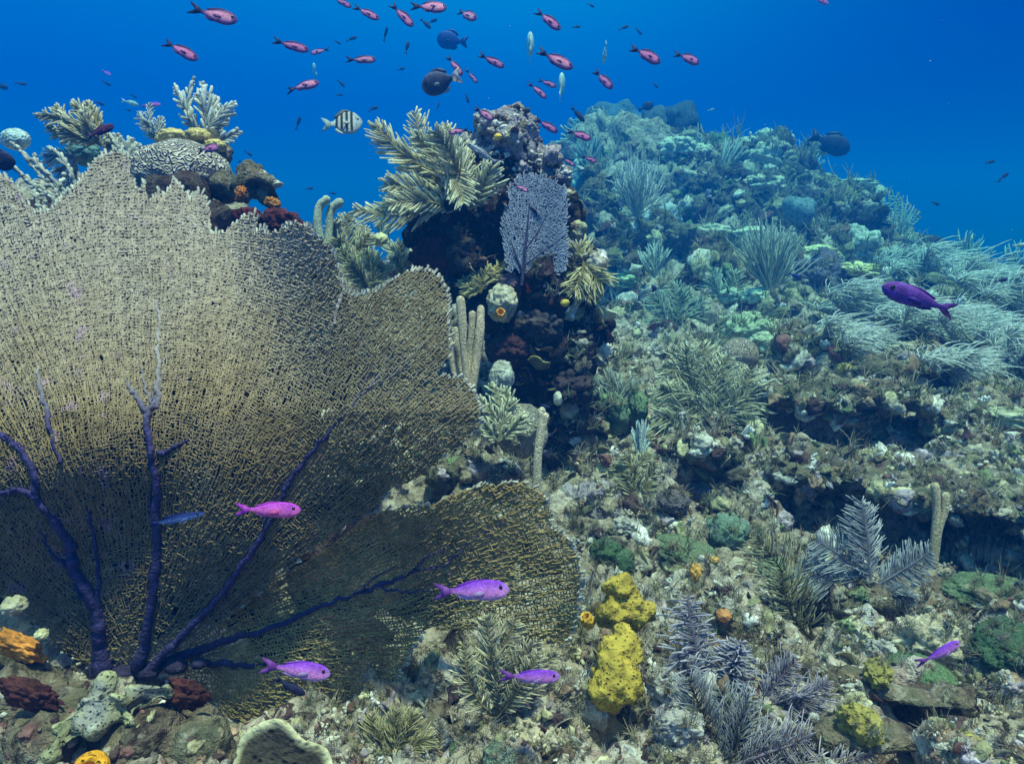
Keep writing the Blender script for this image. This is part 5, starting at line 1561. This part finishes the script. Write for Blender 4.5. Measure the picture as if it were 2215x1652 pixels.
def fish(label, tail, head, spec, palette, real=.10, d=None, name='small_fish', cat='fish', group=None, yaw=0.0, roll=0.0, simple=False):
    T, Hd = np.array(tail, float), np.array(head, float)
    px = np.linalg.norm(Hd - T)
    if d is None:
        d = min(real * F / px, 8.0)
    t3 = P(T[0], T[1], d - yaw * m(px, d) * .5)
    h3 = P(Hd[0], Hd[1], d + yaw * m(px, d) * .5)
    X = Vector(h3 - t3)
    L = X.length
    X.normalize()
    if palette in ('pink', 'rose', 'violet', 'magenta', 'stripes'):
        roll += -.42 * (1 if X.x > 0 else -1) * rng.uniform(.5, 1.2)
    up = Vector((0, -.05, 1))
    Y = up.cross(X).normalized()
    Z = X.cross(Y)
    M_ = Matrix(((X.x, Y.x, Z.x), (X.y, Y.y, Z.y), (X.z, Y.z, Z.z))) @ Matrix.Rotation(roll, 3, 'X')
    c = (t3 + h3) / 2
    if simple:
        r = bpy.data.objects.new(name, simple_mesh(spec, palette))
        COL.objects.link(r)
    else:
        r = bpy.data.objects.new(name, None)
        r.empty_display_size = .02
        COL.objects.link(r)
        for nm, me in fish_meshes(spec, palette, int(rng.randint(-1, 2))):
            k = bpy.data.objects.new(nm, me)
            COL.objects.link(k)
            k.parent = r
    r.matrix_world = Matrix.Translation(c) @ M_.to_4x4() @ Matrix.Diagonal((L, L, L * (1 if simple else rng.uniform(.88, 1.14)), 1))
    return tag(r, label, cat, group)
G1 = 'pink and purple fish schooling over the reef'
SCH = [((417, 26), (512, 43), 'slim', 'rose', 'bright pink fish heading right alone at the top left of the open water'),
       ((350, 84), (429, 131), 'slim', 'pink', 'slender pink fish diving right, below left of the bright pink fish at top left'),
       ((592, 92), (668, 108), 'slim', 'pink', 'dark backed pink fish nose to nose with a smaller fish at upper left of centre'),
       ((713, 106), (671, 116), 'slim', 'pink', 'small dusky fish facing left, nose to nose with the dark backed pink fish'),
       ((614, 190), (692, 181), 'slim', 'rose', 'rosy fish tilted slightly up, high above the striped fish'),
       ((716, -4), (761, 15), 'slim', 'pink', 'purple fish cut by the top edge, first in the slanting row of three'),
       ((764, 14), (820, 42), 'slim', 'pink', 'purple pink fish second in the slanting row below the top edge'),
       ((845, 8), (894, 58), 'slim', 'pink', 'narrow purple fish diving steeply, third of the slanting row'),
       ((887, 14), (967, 17), 'plump', 'rose', 'large bright pink fish level with the top edge in the centre'),
       ((986, 20), (1032, 43), 'plump', 'rose', 'short bright pink fish just right of the large bright pink fish'),
       ((1158, 18), (1212, 66), 'slim', 'pink', 'purple fish diving right at the top, right of centre'),
       ((750, 133), (813, 128), 'slim', 'rose', 'rosy pink fish level, left of the blue chub'),
       ((967, 118), (1000, 165), 'slim', 'pink', 'thin purple fish crossing over the tail of the surgeonfish'),
       ((1008, 152), (1033, 180), 'slim', 'pink', 'little purple fish diving right behind the surgeonfish tail'),
       ((1033, 121), (1092, 144), 'slim', 'pink', 'dark pink fish between the surgeonfish and the largest pink fish'),
       ((1162, 115), (1240, 146), 'plump', 'rose', 'largest pink fish of the upper school, under the pale round fish'),
       ((1367, 98), (1427, 137), 'plump', 'pink', 'purple pink fish diving right, upper right of the school'),
       ((1463, 112), (1511, 138), 'plump', 'pink', 'outermost purple fish at the right end of the school'),
       ((1285, 152), (1325, 192), 'slim', 'pink', 'purple fish diving steeply below the thin pale fish'),
       ((1162, 170), (1204, 189), 'slim', 'pink', 'small purple fish above another diving one, left of the ghostly pale fish'),
       ((1145, 176), (1181, 214), 'slim', 'pink', 'purple fish diving steeply left of the ghostly pale fish'),
       ((1235, 231), (1264, 263), 'slim', 'shade', 'dark thin fish diving just above the right shoulder of the pillar'),
       ((1157, 257), (1207, 286), 'slim', 'pink', 'purple pink fish beside the pale pillar top on its right'),
       ((1227, 280), (1278, 302), 'plump', 'pink', 'reddish fish before the ridge, right of the pillar top'),
       ((1258, 339), (1291, 350), 'slim', 'pink', 'small magenta fish low before the ridge, below the reddish fish'),
       ((1214, 340), (1243, 359), 'slim', 'pink', 'small dim fish half behind the right shoulder of the pillar'),
       ((1024, 236), (1069, 258), 'plump', 'rose', 'pink fish right before the top left of the pillar crust'),
       ((1016, 283), (970, 286), 'slim', 'rose', 'small pink fish facing left between plume and pillar top'),
       ((1107, 399), (1144, 414), 'slim', 'rose', 'small pink fish before the small blue grey sea fan'),
       ((186, 298), (246, 271), 'slim', 'darkpurple', 'dark maroon fish tilted up in front of the bushy soft coral on the left'),
       ((424, 323), (476, 319), 'plump', 'pink', 'maroon pink fish before the mustard topped coral on the left')]
for T_, H_, sp_, pa, lab in SCH:
    near_d = {(1107, 399): 2.15, (1016, 283): 2.1, (1024, 236): 2.2, (424, 323): 1.9, (186, 298): 1.8, (1214, 340): 2.75, (1157, 257): 2.3, (1227, 280): 2.6, (1258, 339): 3.0}.get(T_)
    fish(lab, T_, H_, sp_, pa, .105, near_d, group=G1, yaw=rng.uniform(-.3, .3))
fish('black and white striped fish hovering left of the yellow cream plume', (695, 270), (784, 264), 'deep', 'stripes', .13, None, 'striped_fish', yaw=.1)
fish('dark surgeonfish with pale pink tail nosing down left above the pillar', (999, 164), (912, 190), 'oval', 'surgeon', .17, 2.9, 'surgeonfish', yaw=.1)
fish('blue chub seen as a flat dark blue shape high above the surgeonfish', (1012, 92), (945, 84), 'oval', 'blue', .28, 5.5, 'chub')
fish('big dark fish hanging over the drop-off right of the ridge', (1756, 291), (1836, 327), 'oval', 'shade', .36, 6.4, 'chub')
fish('faint dark fish above the far barrel sponges', (1380, 238), (1414, 226), 'oval', 'shade', .18, 6.6, 'chub', simple=True)
fish('pale round fish seen nearly head on above the largest pink fish', (1147, 122), (1147, 84), 'oval', 'pale', .11, 4.6, 'pale_fish', simple=True, yaw=1.0)
fish('thin pale fish standing on its nose, upper right in the school', (1312, 90), (1305, 138), 'oval', 'pale', .13, 4.4, 'pale_fish', yaw=.4, simple=True)
fish('ghostly pale fish standing upright above the right pillar shoulder', (1210, 214), (1217, 165), 'oval', 'pale', .13, 5.0, 'pale_fish', yaw=.5, simple=True)
fish('faint pale fish low in the water above the rosy fish', (686, 166), (676, 142), 'deep', 'pale', .1, 6.0, 'pale_fish', simple=True, yaw=.5)
fish('pale violet slim fish behind the small pale plume on the left', (304, 228), (348, 226), 'slim', 'violet', .12, 2.9, yaw=.2)
fish('striped grey fish tucked between the yellow cream plume and the pillar', (1076, 352), (1008, 310), 'wrasse', 'parrot', .2, 2.12, 'striped_fish')
fish('black patterned fish cut by the left picture edge', (-45, 345), (34, 350), 'deep', 'shade', .2, 1.75, 'angelfish', roll=.1)
fish('magenta pink fish swimming right before the great sea fan, uppermost of its purple branches', (500, 1102), (652, 1103), 'slender', 'magenta', .10, .98, yaw=.1, group='violet fish close to the camera')
fish('bright violet fish swimming right before the lower lobe of the great sea fan', (930, 1281), (1103, 1274), 'slender', 'violet', .10, .94, yaw=-.1, group='violet fish close to the camera')
fish('purple magenta fish before the base of the great sea fan', (566, 1434), (714, 1459), 'slender', 'violet', .10, .96, yaw=.1, group='violet fish close to the camera')
fish('violet fish swimming right before the tan feather colony', (1080, 1468), (1211, 1461), 'slender', 'violet', .10, .93, yaw=.1, group='violet fish close to the camera')
fish('small slanting purple fish over the pale slab at the lower right', (1992, 1443), (2074, 1386), 'slender', 'violet', .08, 1.02, yaw=.2, group='violet fish close to the camera')
fish('large dark purple fish facing left over the soft coral field', (2087, 681), (1904, 618), 'slender', 'dusk', .12, 1.05, yaw=-.1)
fish('slender blue wrasse before the purple branches of the great sea fan', (325, 1134), (443, 1109), 'wrasse', 'neon', .08, 1.0, 'wrasse')
fish('small dark fish-shaped body directly under the purple magenta fish', (590, 1470), (660, 1500), 'slim', 'shade', .05, .99, yaw=.3)  # plain dark fish-shaped body below its neighbour
fish('tiny blue fish at the tip of the single sea rod', (1166, 874), (1190, 880), 'wrasse', 'neon', .03, 1.9, simple=True)
fish('black and white damselfish over the slope right of the pillar', (1385, 630), (1421, 623), 'plump', 'bicolor', .07, 3.6)
fish('pale slim fish entering at the right picture edge', (2183, 531), (2235, 528), 'wrasse', 'pale', .1, 3.5)
fish('purple fish cut by the top picture edge, far right', (1752, -8), (1793, 6), 'plump', 'violet', .1, 2.4, yaw=.2)
fish('small dark blue fish beside the dark violet boulder coral', (1704, 590), (1732, 602), 'plump', 'blue', .06, 3.4)
G2 = 'small far fish in the open water'
far = [((30, 180), (58, 183), 'small dark fish near the left edge, high over the bushy soft coral'), ((-14, 186), (18, 190), 'dark fish half out of the picture at the left edge'), ((219, 174), (240, 186), 'tiny dark fish, lower of a near pair at upper left'), ((220, 152), (240, 163), 'tiny lilac fish, upper of a near pair at upper left'),
       ((205, 221), (226, 227), 'tiny dark fish just above the bushy cream soft coral'), ((262, 217), (300, 228), 'dusky fish left of the pale violet slim fish'), ((268, 236), (284, 240), 'tiny dark fish under the dusky fish at the left'), ((282, 204), (296, 212), 'tiny faint fish above the dusky fish at the left'),
       ((795, 241), (818, 231), 'small blue fish tilted up right of the striped fish'), ((528, 326), (546, 338), 'tiny dark fish right of the mustard topped coral'), ((512, 351), (522, 349), 'tiniest dark dot of a fish beside the left coral crust'), ((660, 410), (678, 407), 'tiny dark fish, left of two over the left gap'), ((711, 418), (727, 419), 'tiny dark fish, right of two over the left gap'), ((470, 299), (490, 296), 'tiny dark fish under the white fingered soft coral'),
       ((2130, 354), (2152, 348), 'tiny dark fish, upper of three at the far right'), ((2160, 390), (2182, 374), 'tiny dark fish tilted up, middle of three at the far right'), ((2152, 394), (2166, 391), 'tiny dark fish, lowest of three at the far right'), ((2014, 436), (2032, 444), 'tiny dark fish above the far right drop-off'),
       ((877, 118), (884, 90), 'thin dark fish standing on end left of the blue chub'), ((830, 92), (838, 58), 'faint blue fish upright left of the thin upright fish'), ((748, 90), (772, 80), 'faint blue fish in the haze above the rosy pink fish'), ((722, 88), (738, 96), 'faint blue fish beside the small dusky fish'), ((728, 172), (746, 188), 'faint blue fish right of the rosy tilted fish'), ((726, 207), (742, 205), 'faint blue fish above the tail of the striped fish'),
       ((908, 40), (932, 62), 'faint fish diving below the large bright pink fish'), ((924, 52), (946, 42), 'faint fish crossing beside the diving faint fish'), ((640, 282), (650, 252), 'thin faint fish upright left of the striped fish'), ((1270, 8), (1286, 16), 'faint blue fish at the top, right of the purple diving one'), ((1236, 60), (1256, 58), 'faint blue fish just right of the purple diving one'), ((1338, 66), (1360, 56), 'faint blue fish left above the upper right purple one'), ((1374, 60), (1388, 76), 'faint blue fish directly above the upper right purple one'),
       ((858, 152), (876, 148), 'faint blue fish left of the surgeonfish'), ((1006, 200), (1014, 224), 'faint blue fish below the surgeonfish tail'), ((1530, 240), (1545, 236), 'faint pale fish right of the far barrel sponges'), ((2150, 610), (2180, 604), 'small dark fish at the right above the soft coral field'), ((2160, 772), (2184, 780), 'small dark fish low over the soft coral field'), ((944, 240), (950, 222), 'tiny faint fish behind the tip of the yellow cream plume'), ((1410, 180), (1424, 190), 'faint tiny fish below the upper right purple one'), ((1145, 96), (1150, 38), 'x')]
for T_, H_, lab in far[:-1]:
    pxl = math.hypot(T_[0] - H_[0], T_[1] - H_[1])
    fish(lab, T_, H_, 'slim', 'pale' if 'pale' in lab else ('violet' if 'lilac' in lab else 'shade'), .105, 3.0 if 'over the soft' in lab or 'above the soft coral field' in lab else min(max(.105 * F / pxl, 3.0), 6.0 if 'faint' in lab else 5.0), group=G2, yaw=rng.uniform(-.3, .3), simple=True)
# ------------------------------------------------------------------ rubble, leafy algae and turf that cover the reef
GV, GF = [gv], [gf]
_o = len(gv)
for v_, f_ in ROCKS:
    GV.append(v_)
    GF.append(f_ + _o)
    _o += len(v_)
ALL = np.concatenate(GV)
ALLB = BVHTree.FromPolygons([tuple(q) for q in ALL], [tuple(q) for k in GF for q in k])
_q = [tuple(q) for k in GF for q in k]
_vv = list(GV)
for v_, f_ in SOFT:
    _q += [tuple(q) for q in (f_ + _o)]
    _vv.append(v_)
    _o += len(v_)
TUFTB = BVHTree.FromPolygons([tuple(q) for q in np.concatenate(_vv)], _q)
def hit2(u, v, B=None):
    h = (B or ALLB).ray_cast(Vector((0, 0, 0)), Vector(ray(u, v)).normalized())
    if h[0] is None:
        return None
    p = np.array(h[0])
    n = np.array(h[1])
    if n @ p > 0:
        n = -n
    return p, n, p @ np.array((0, cp, sp))
def scatter(n, reg, up=None, B=None):
    out = []
    u0, v0, u1, v1 = reg
    k = 0
    while len(out) < n and k < n * 4:
        k += 1
        u, v = rng.uniform(u0, u1), rng.uniform(v0, v1)
        h = hit2(u, v, B)
        if h is None or h[2] > 13 or (u < 1235 and 1045 < v < 1390) or (u < 700 and v < 1430):
            continue
        if any(((h[0][0] - c[0]) / a_) ** 2 + ((h[0][1] - c[1]) / b_) ** 2 < 1.1 and h[0][2] < c[2] + .02 for c, a_, b_, _ in HP):
            continue
        if up is not None and h[1][2] < up:
            continue
        out.append(h)
    return out
def frames(hs):
    p = np.array([h[0] for h in hs])
    n = np.array([h[1] for h in hs])
    d = np.array([h[2] for h in hs])
    return p, n, d
def basis(n, k):
    """random frames whose third axis leans along n and upward"""
    z = nrm(n * .6 + np.array((0, 0, .7)) + rng.normal(0, .35, n.shape))
    x = nrm(np.cross(z, rng.normal(0, 1, n.shape)))
    y = np.cross(z, x)
    return np.stack((x, y, z), 2)
def stamp(mb, protos, hs, size, cols, sink=.2, up=True):
    p, n, d = frames(hs)
    B = basis(n, len(p))
    which = rng.randint(0, len(protos), len(p))
    sc = size * d / F
    for i, (v, f) in enumerate(protos):
        k = which == i
        if not k.any():
            continue
        q = np.einsum('nij,mj->nmi', B[k], v) * sc[k][:, None, None] + (p[k] - 0 + B[k][:, :, 2] * (sc[k] * (.3 - sink))[:, None])[:, None]
        m_ = len(v)
        ff = (f[None] + (np.arange(k.sum()) * m_)[:, None, None]).reshape(-1, f.shape[1])
        cc = np.repeat(cols[k], m_, 0) * (.85 + .3 * rng.rand(k.sum() * m_, 1))
        mb.add(q.reshape(-1, 3), ff, np.clip(cc, 0, .9))
REG = (420, 200, 2215, 1652)
LOW = (640, 880, 2480, 1652)
PALR = np.array([(.42, .38, .30), (.55, .52, .45), (.30, .25, .17), (.24, .23, .13), (.15, .20, .10), (.20, .10, .09), (.08, .05, .05), (.36, .30, .34), (.62, .60, .58), (.28, .19, .13), (.46, .42, .26), (.12, .10, .08)])
def palette(n, w=None):
    w = np.ones(len(PALR)) if w is None else np.asarray(w, float)
    return PALR[rng.choice(len(PALR), n, p=w / w.sum())] * rng.uniform(.7, 1.2, (n, 1))
lumps = []
for i in range(14):
    v, f = ico(3)
    k = 1 + .55 * fbm(v * 1.5 + i * 7.7, 3) + .6 * (.5 - worley(v * 1.5 + i * 3.1)) + .22 * (.5 - worley(v * 4.1 + i))
    lumps.append((v * k[:, None] * np.array((1, rng.uniform(.4, .8), rng.uniform(.3, .7))), f))
def leaf(i):
    """a ruffled fan-shaped blade or crust flake with real thickness"""
    na, nr_ = 9, 5
    R = np.random.RandomState(i)
    a = np.linspace(-1.2, 1.2, na)
    r = np.linspace(.08, 1, nr_)
    ph = R.uniform(0, 6, 3)
    A, Rr = np.meshgrid(a, r)
    rad = Rr * (1 + .18 * np.sin(3 * A + ph[0]) * Rr)
    x = rad * np.sin(A)
    z = rad * np.cos(A)
    y = .28 * Rr ** 2 * np.sin(2.6 * A + ph[1]) + .45 * Rr ** 2 * R.uniform(-1, 1)
    top = np.stack((x, y, z), -1).reshape(-1, 3)
    bot = top + np.array((0, .05, 0))
    g = np.arange(na * nr_).reshape(nr_, na)
    f = np.stack((g[:-1, :-1], g[:-1, 1:], g[1:, 1:], g[1:, :-1]), -1).reshape(-1, 4)
    f2 = f[:, ::-1] + na * nr_
    loop = list(g[0]) + list(g[1:, -1]) + list(g[-1, ::-1][1:]) + list(g[::-1, 0][1:-1])
    side = [[loop[k], loop[(k + 1) % len(loop)], loop[(k + 1) % len(loop)] + na * nr_, loop[k] + na * nr_] for k in range(len(loop))]
    return np.concatenate((top, bot)), np.concatenate((f, f2, np.array(side)[:, ::-1]))
leaves = [leaf(i) for i in range(12)]

nubs = []
for i in range(8):
    q = MB()
    R = np.random.RandomState(70 + i)
    for k in range(R.randint(4, 8)):
        d_ = nrm(np.array((R.normal(0, .55), R.normal(0, .55), .8)))
        c_ = R.normal(0, .22, 3) * (1, 1, 0)
        t_ = np.array((0, .5, .85, 1.0, 1.06))[:, None]
        q.tubes((c_ + d_ * t_ * R.uniform(.7, 1.2))[None], np.array((.17, .2, .2, .14, .02))[None], 7, (1, 1, 1))
    nubs.append((np.concatenate(q.V), np.concatenate(q.F)))
SLOPE = (1230, 300, 2480, 1000)
b = MB()
hs = scatter(780, SLOPE)
stamp(b, lumps, hs, np.minimum(rng.gamma(2.4, 7, len(hs)) + 5, 30), palette(len(hs), (3, 3, 1.4, 1.5, 1.0, .4, 1.6, .8, .6, 1, 2, 1.6)), .6)
hs = [h for h in scatter(1480, LOW) if not (abs(h[0][0]) < .35 and 2.2 < h[2] < 3.0)]
stamp(b, lumps, hs, np.minimum(rng.gamma(1.8, 8.0, len(hs)) + 4, 30), palette(len(hs), (3, 2.4, 2.4, 1.8, .6, .5, 2, 1.0, .7, 2, 1.6, 2.4)), .65)
hs = scatter(160, (0, 1430, 700, 1652))
stamp(b, lumps, hs, np.minimum(rng.gamma(2, 6.0, len(hs)) + 4, 26), palette(len(hs), (.5, .5, 1, 1, .3, 3, 4, .5, .3, 2, .6, 4)), .65)
hs = scatter(320, (1010, 215, 1240, 420), -.3)
stamp(b, lumps, hs, rng.gamma(2, 2.6, len(hs)) + 2.5, palette(len(hs), (1, 1.5, .3, .3, .1, .3, .8, 4, 4, .3, .4, .6)), .55)
hs = scatter(160, (860, 420, 1330, 960))
stamp(b, lumps, hs, rng.gamma(2, 3.6, len(hs)) + 2.5, palette(len(hs), (.2, .1, .3, .4, .1, 3, 5, .8, .1, .6, .2, 4)), .55)
tag(b.build('reef_rubble', MATS['rubble']), 'broken coral rubble and crusts strewn all over the reef slope', 'rubble', kind='stuff')
b = MB()
hs = scatter(500, LOW, .2) + scatter(310, SLOPE, .2)
stamp(b, nubs, hs, rng.gamma(3, 3.0, len(hs)) + 5, palette(len(hs), (3, 3, 1, 1.5, 1, .5, .3, 1, 2, 1.4, 2, .3)), .5)
tag(b.build('finger_coral', MATS['stony']), 'clumps of stubby pale finger coral growing between the rubble', 'finger coral', kind='stuff')
b = MB()
hs = scatter(600, LOW, .1)
stamp(b, leaves, hs, rng.gamma(2.4, 3.6, len(hs)) + 4, palette(len(hs), (2, 1, 2.5, 3, 2, 1.5, 1.5, 1, .5, 2.5, 1.4, 1.5)) * .85, .6)
hs = scatter(500, SLOPE, .2)
stamp(b, leaves, hs, rng.gamma(2.4, 4.2, len(hs)) + 5, palette(len(hs), (2, 2, 2, 3, 2.5, .6, 1.0, .5, 1, 1.5, 1.5, 1.0)), .5)
hs = scatter(260, (900, 420, 1330, 1000), -.2)
stamp(b, leaves, hs, rng.gamma(2.2, 4, len(hs)) + 4, palette(len(hs), (.4, .2, .6, .6, .2, 3, 4, .6, .1, 1, .4, 4)) * .6, .5)
tag(b.build('leafy_algae', MATS['turf']), 'small ruffled leafy algae blades and crust flakes all over the reef', 'algae', kind='stuff')
def tufts(hs, nb, size, cols, thick=.7):
    p, n, d = frames(hs)
    N_ = len(p)
    sc = (size * d / F)
    dirs = nrm(n[:, None] * .5 + np.array((0, 0, .75)) + rng.normal(0, .55, (N_, nb, 3)))
    ln = sc[:, None] * rng.uniform(.5, 1.1, (N_, nb))
    k = np.linspace(0, 1, 4)[None, None, :, None]
    bend = rng.normal(0, .35, (N_, nb, 1, 3))
    pts = p[:, None, None] + rng.normal(0, .12, (N_, nb, 1, 3)) * sc[:, None, None, None] + (dirs[:, :, None] * k + bend * k * k) * ln[..., None, None]
    rad = (thick * d / F)[:, None, None] * np.array((1, .9, .75, .3)) * np.ones((N_, nb, 1))
    cc = cols[:, None, None] * (.65 + .55 * k) * rng.uniform(.75, 1.25, (N_, nb, 1, 1))
    b.tubes(pts.reshape(-1, 4, 3), rad.reshape(-1, 4), 3, np.clip(cc.reshape(-1, 4, 3), 0, .85))
TP = np.array([(.44, .38, .24), (.34, .32, .21), (.24, .28, .18), (.52, .46, .34), (.34, .25, .17), (.42, .40, .40), (.18, .14, .09)])
b = MB()
hs = scatter(1650, LOW, .15, TUFTB)
tufts(hs, 18, rng.gamma(3, 5.0, len(hs)) + 7, TP[rng.randint(0, len(TP), len(hs))])
hs = scatter(1050, (1230, 300, 2480, 950), .25, TUFTB)
tufts(hs, 14, rng.gamma(3, 5, len(hs)) + 8, TP[rng.randint(0, 4, len(hs))] * 1.15, .9)
hs = scatter(300, (640, 450, 1330, 1000), .4)
tufts(hs, 12, rng.gamma(3, 3, len(hs)) + 6, TP[rng.randint(0, len(TP), len(hs))])
tag(b.build('algae_turf', MATS['turf']), 'short wispy turf of algae and hydroids on the rubble', 'algae', kind='stuff')
b = MB()
for k in range(110):
    d_ = rng.uniform(.7, 3.2)
    b.blob(P(rng.uniform(-200, 2400), rng.uniform(-100, 1300), d_), rng.uniform(.0005, .0012), 1, (.6, .62, .6), .5, 2, (1, rng.uniform(.4, 1), rng.uniform(.4, 1)), seed=k)
tag(b.build('drifting_particles', MATS['rubble']), 'fine pale specks drifting in the open water', 'particles', kind='stuff')
from collections import Counter
for k, q in USED.items():
    if len(q) > 1:
        print('DUP', k, q)
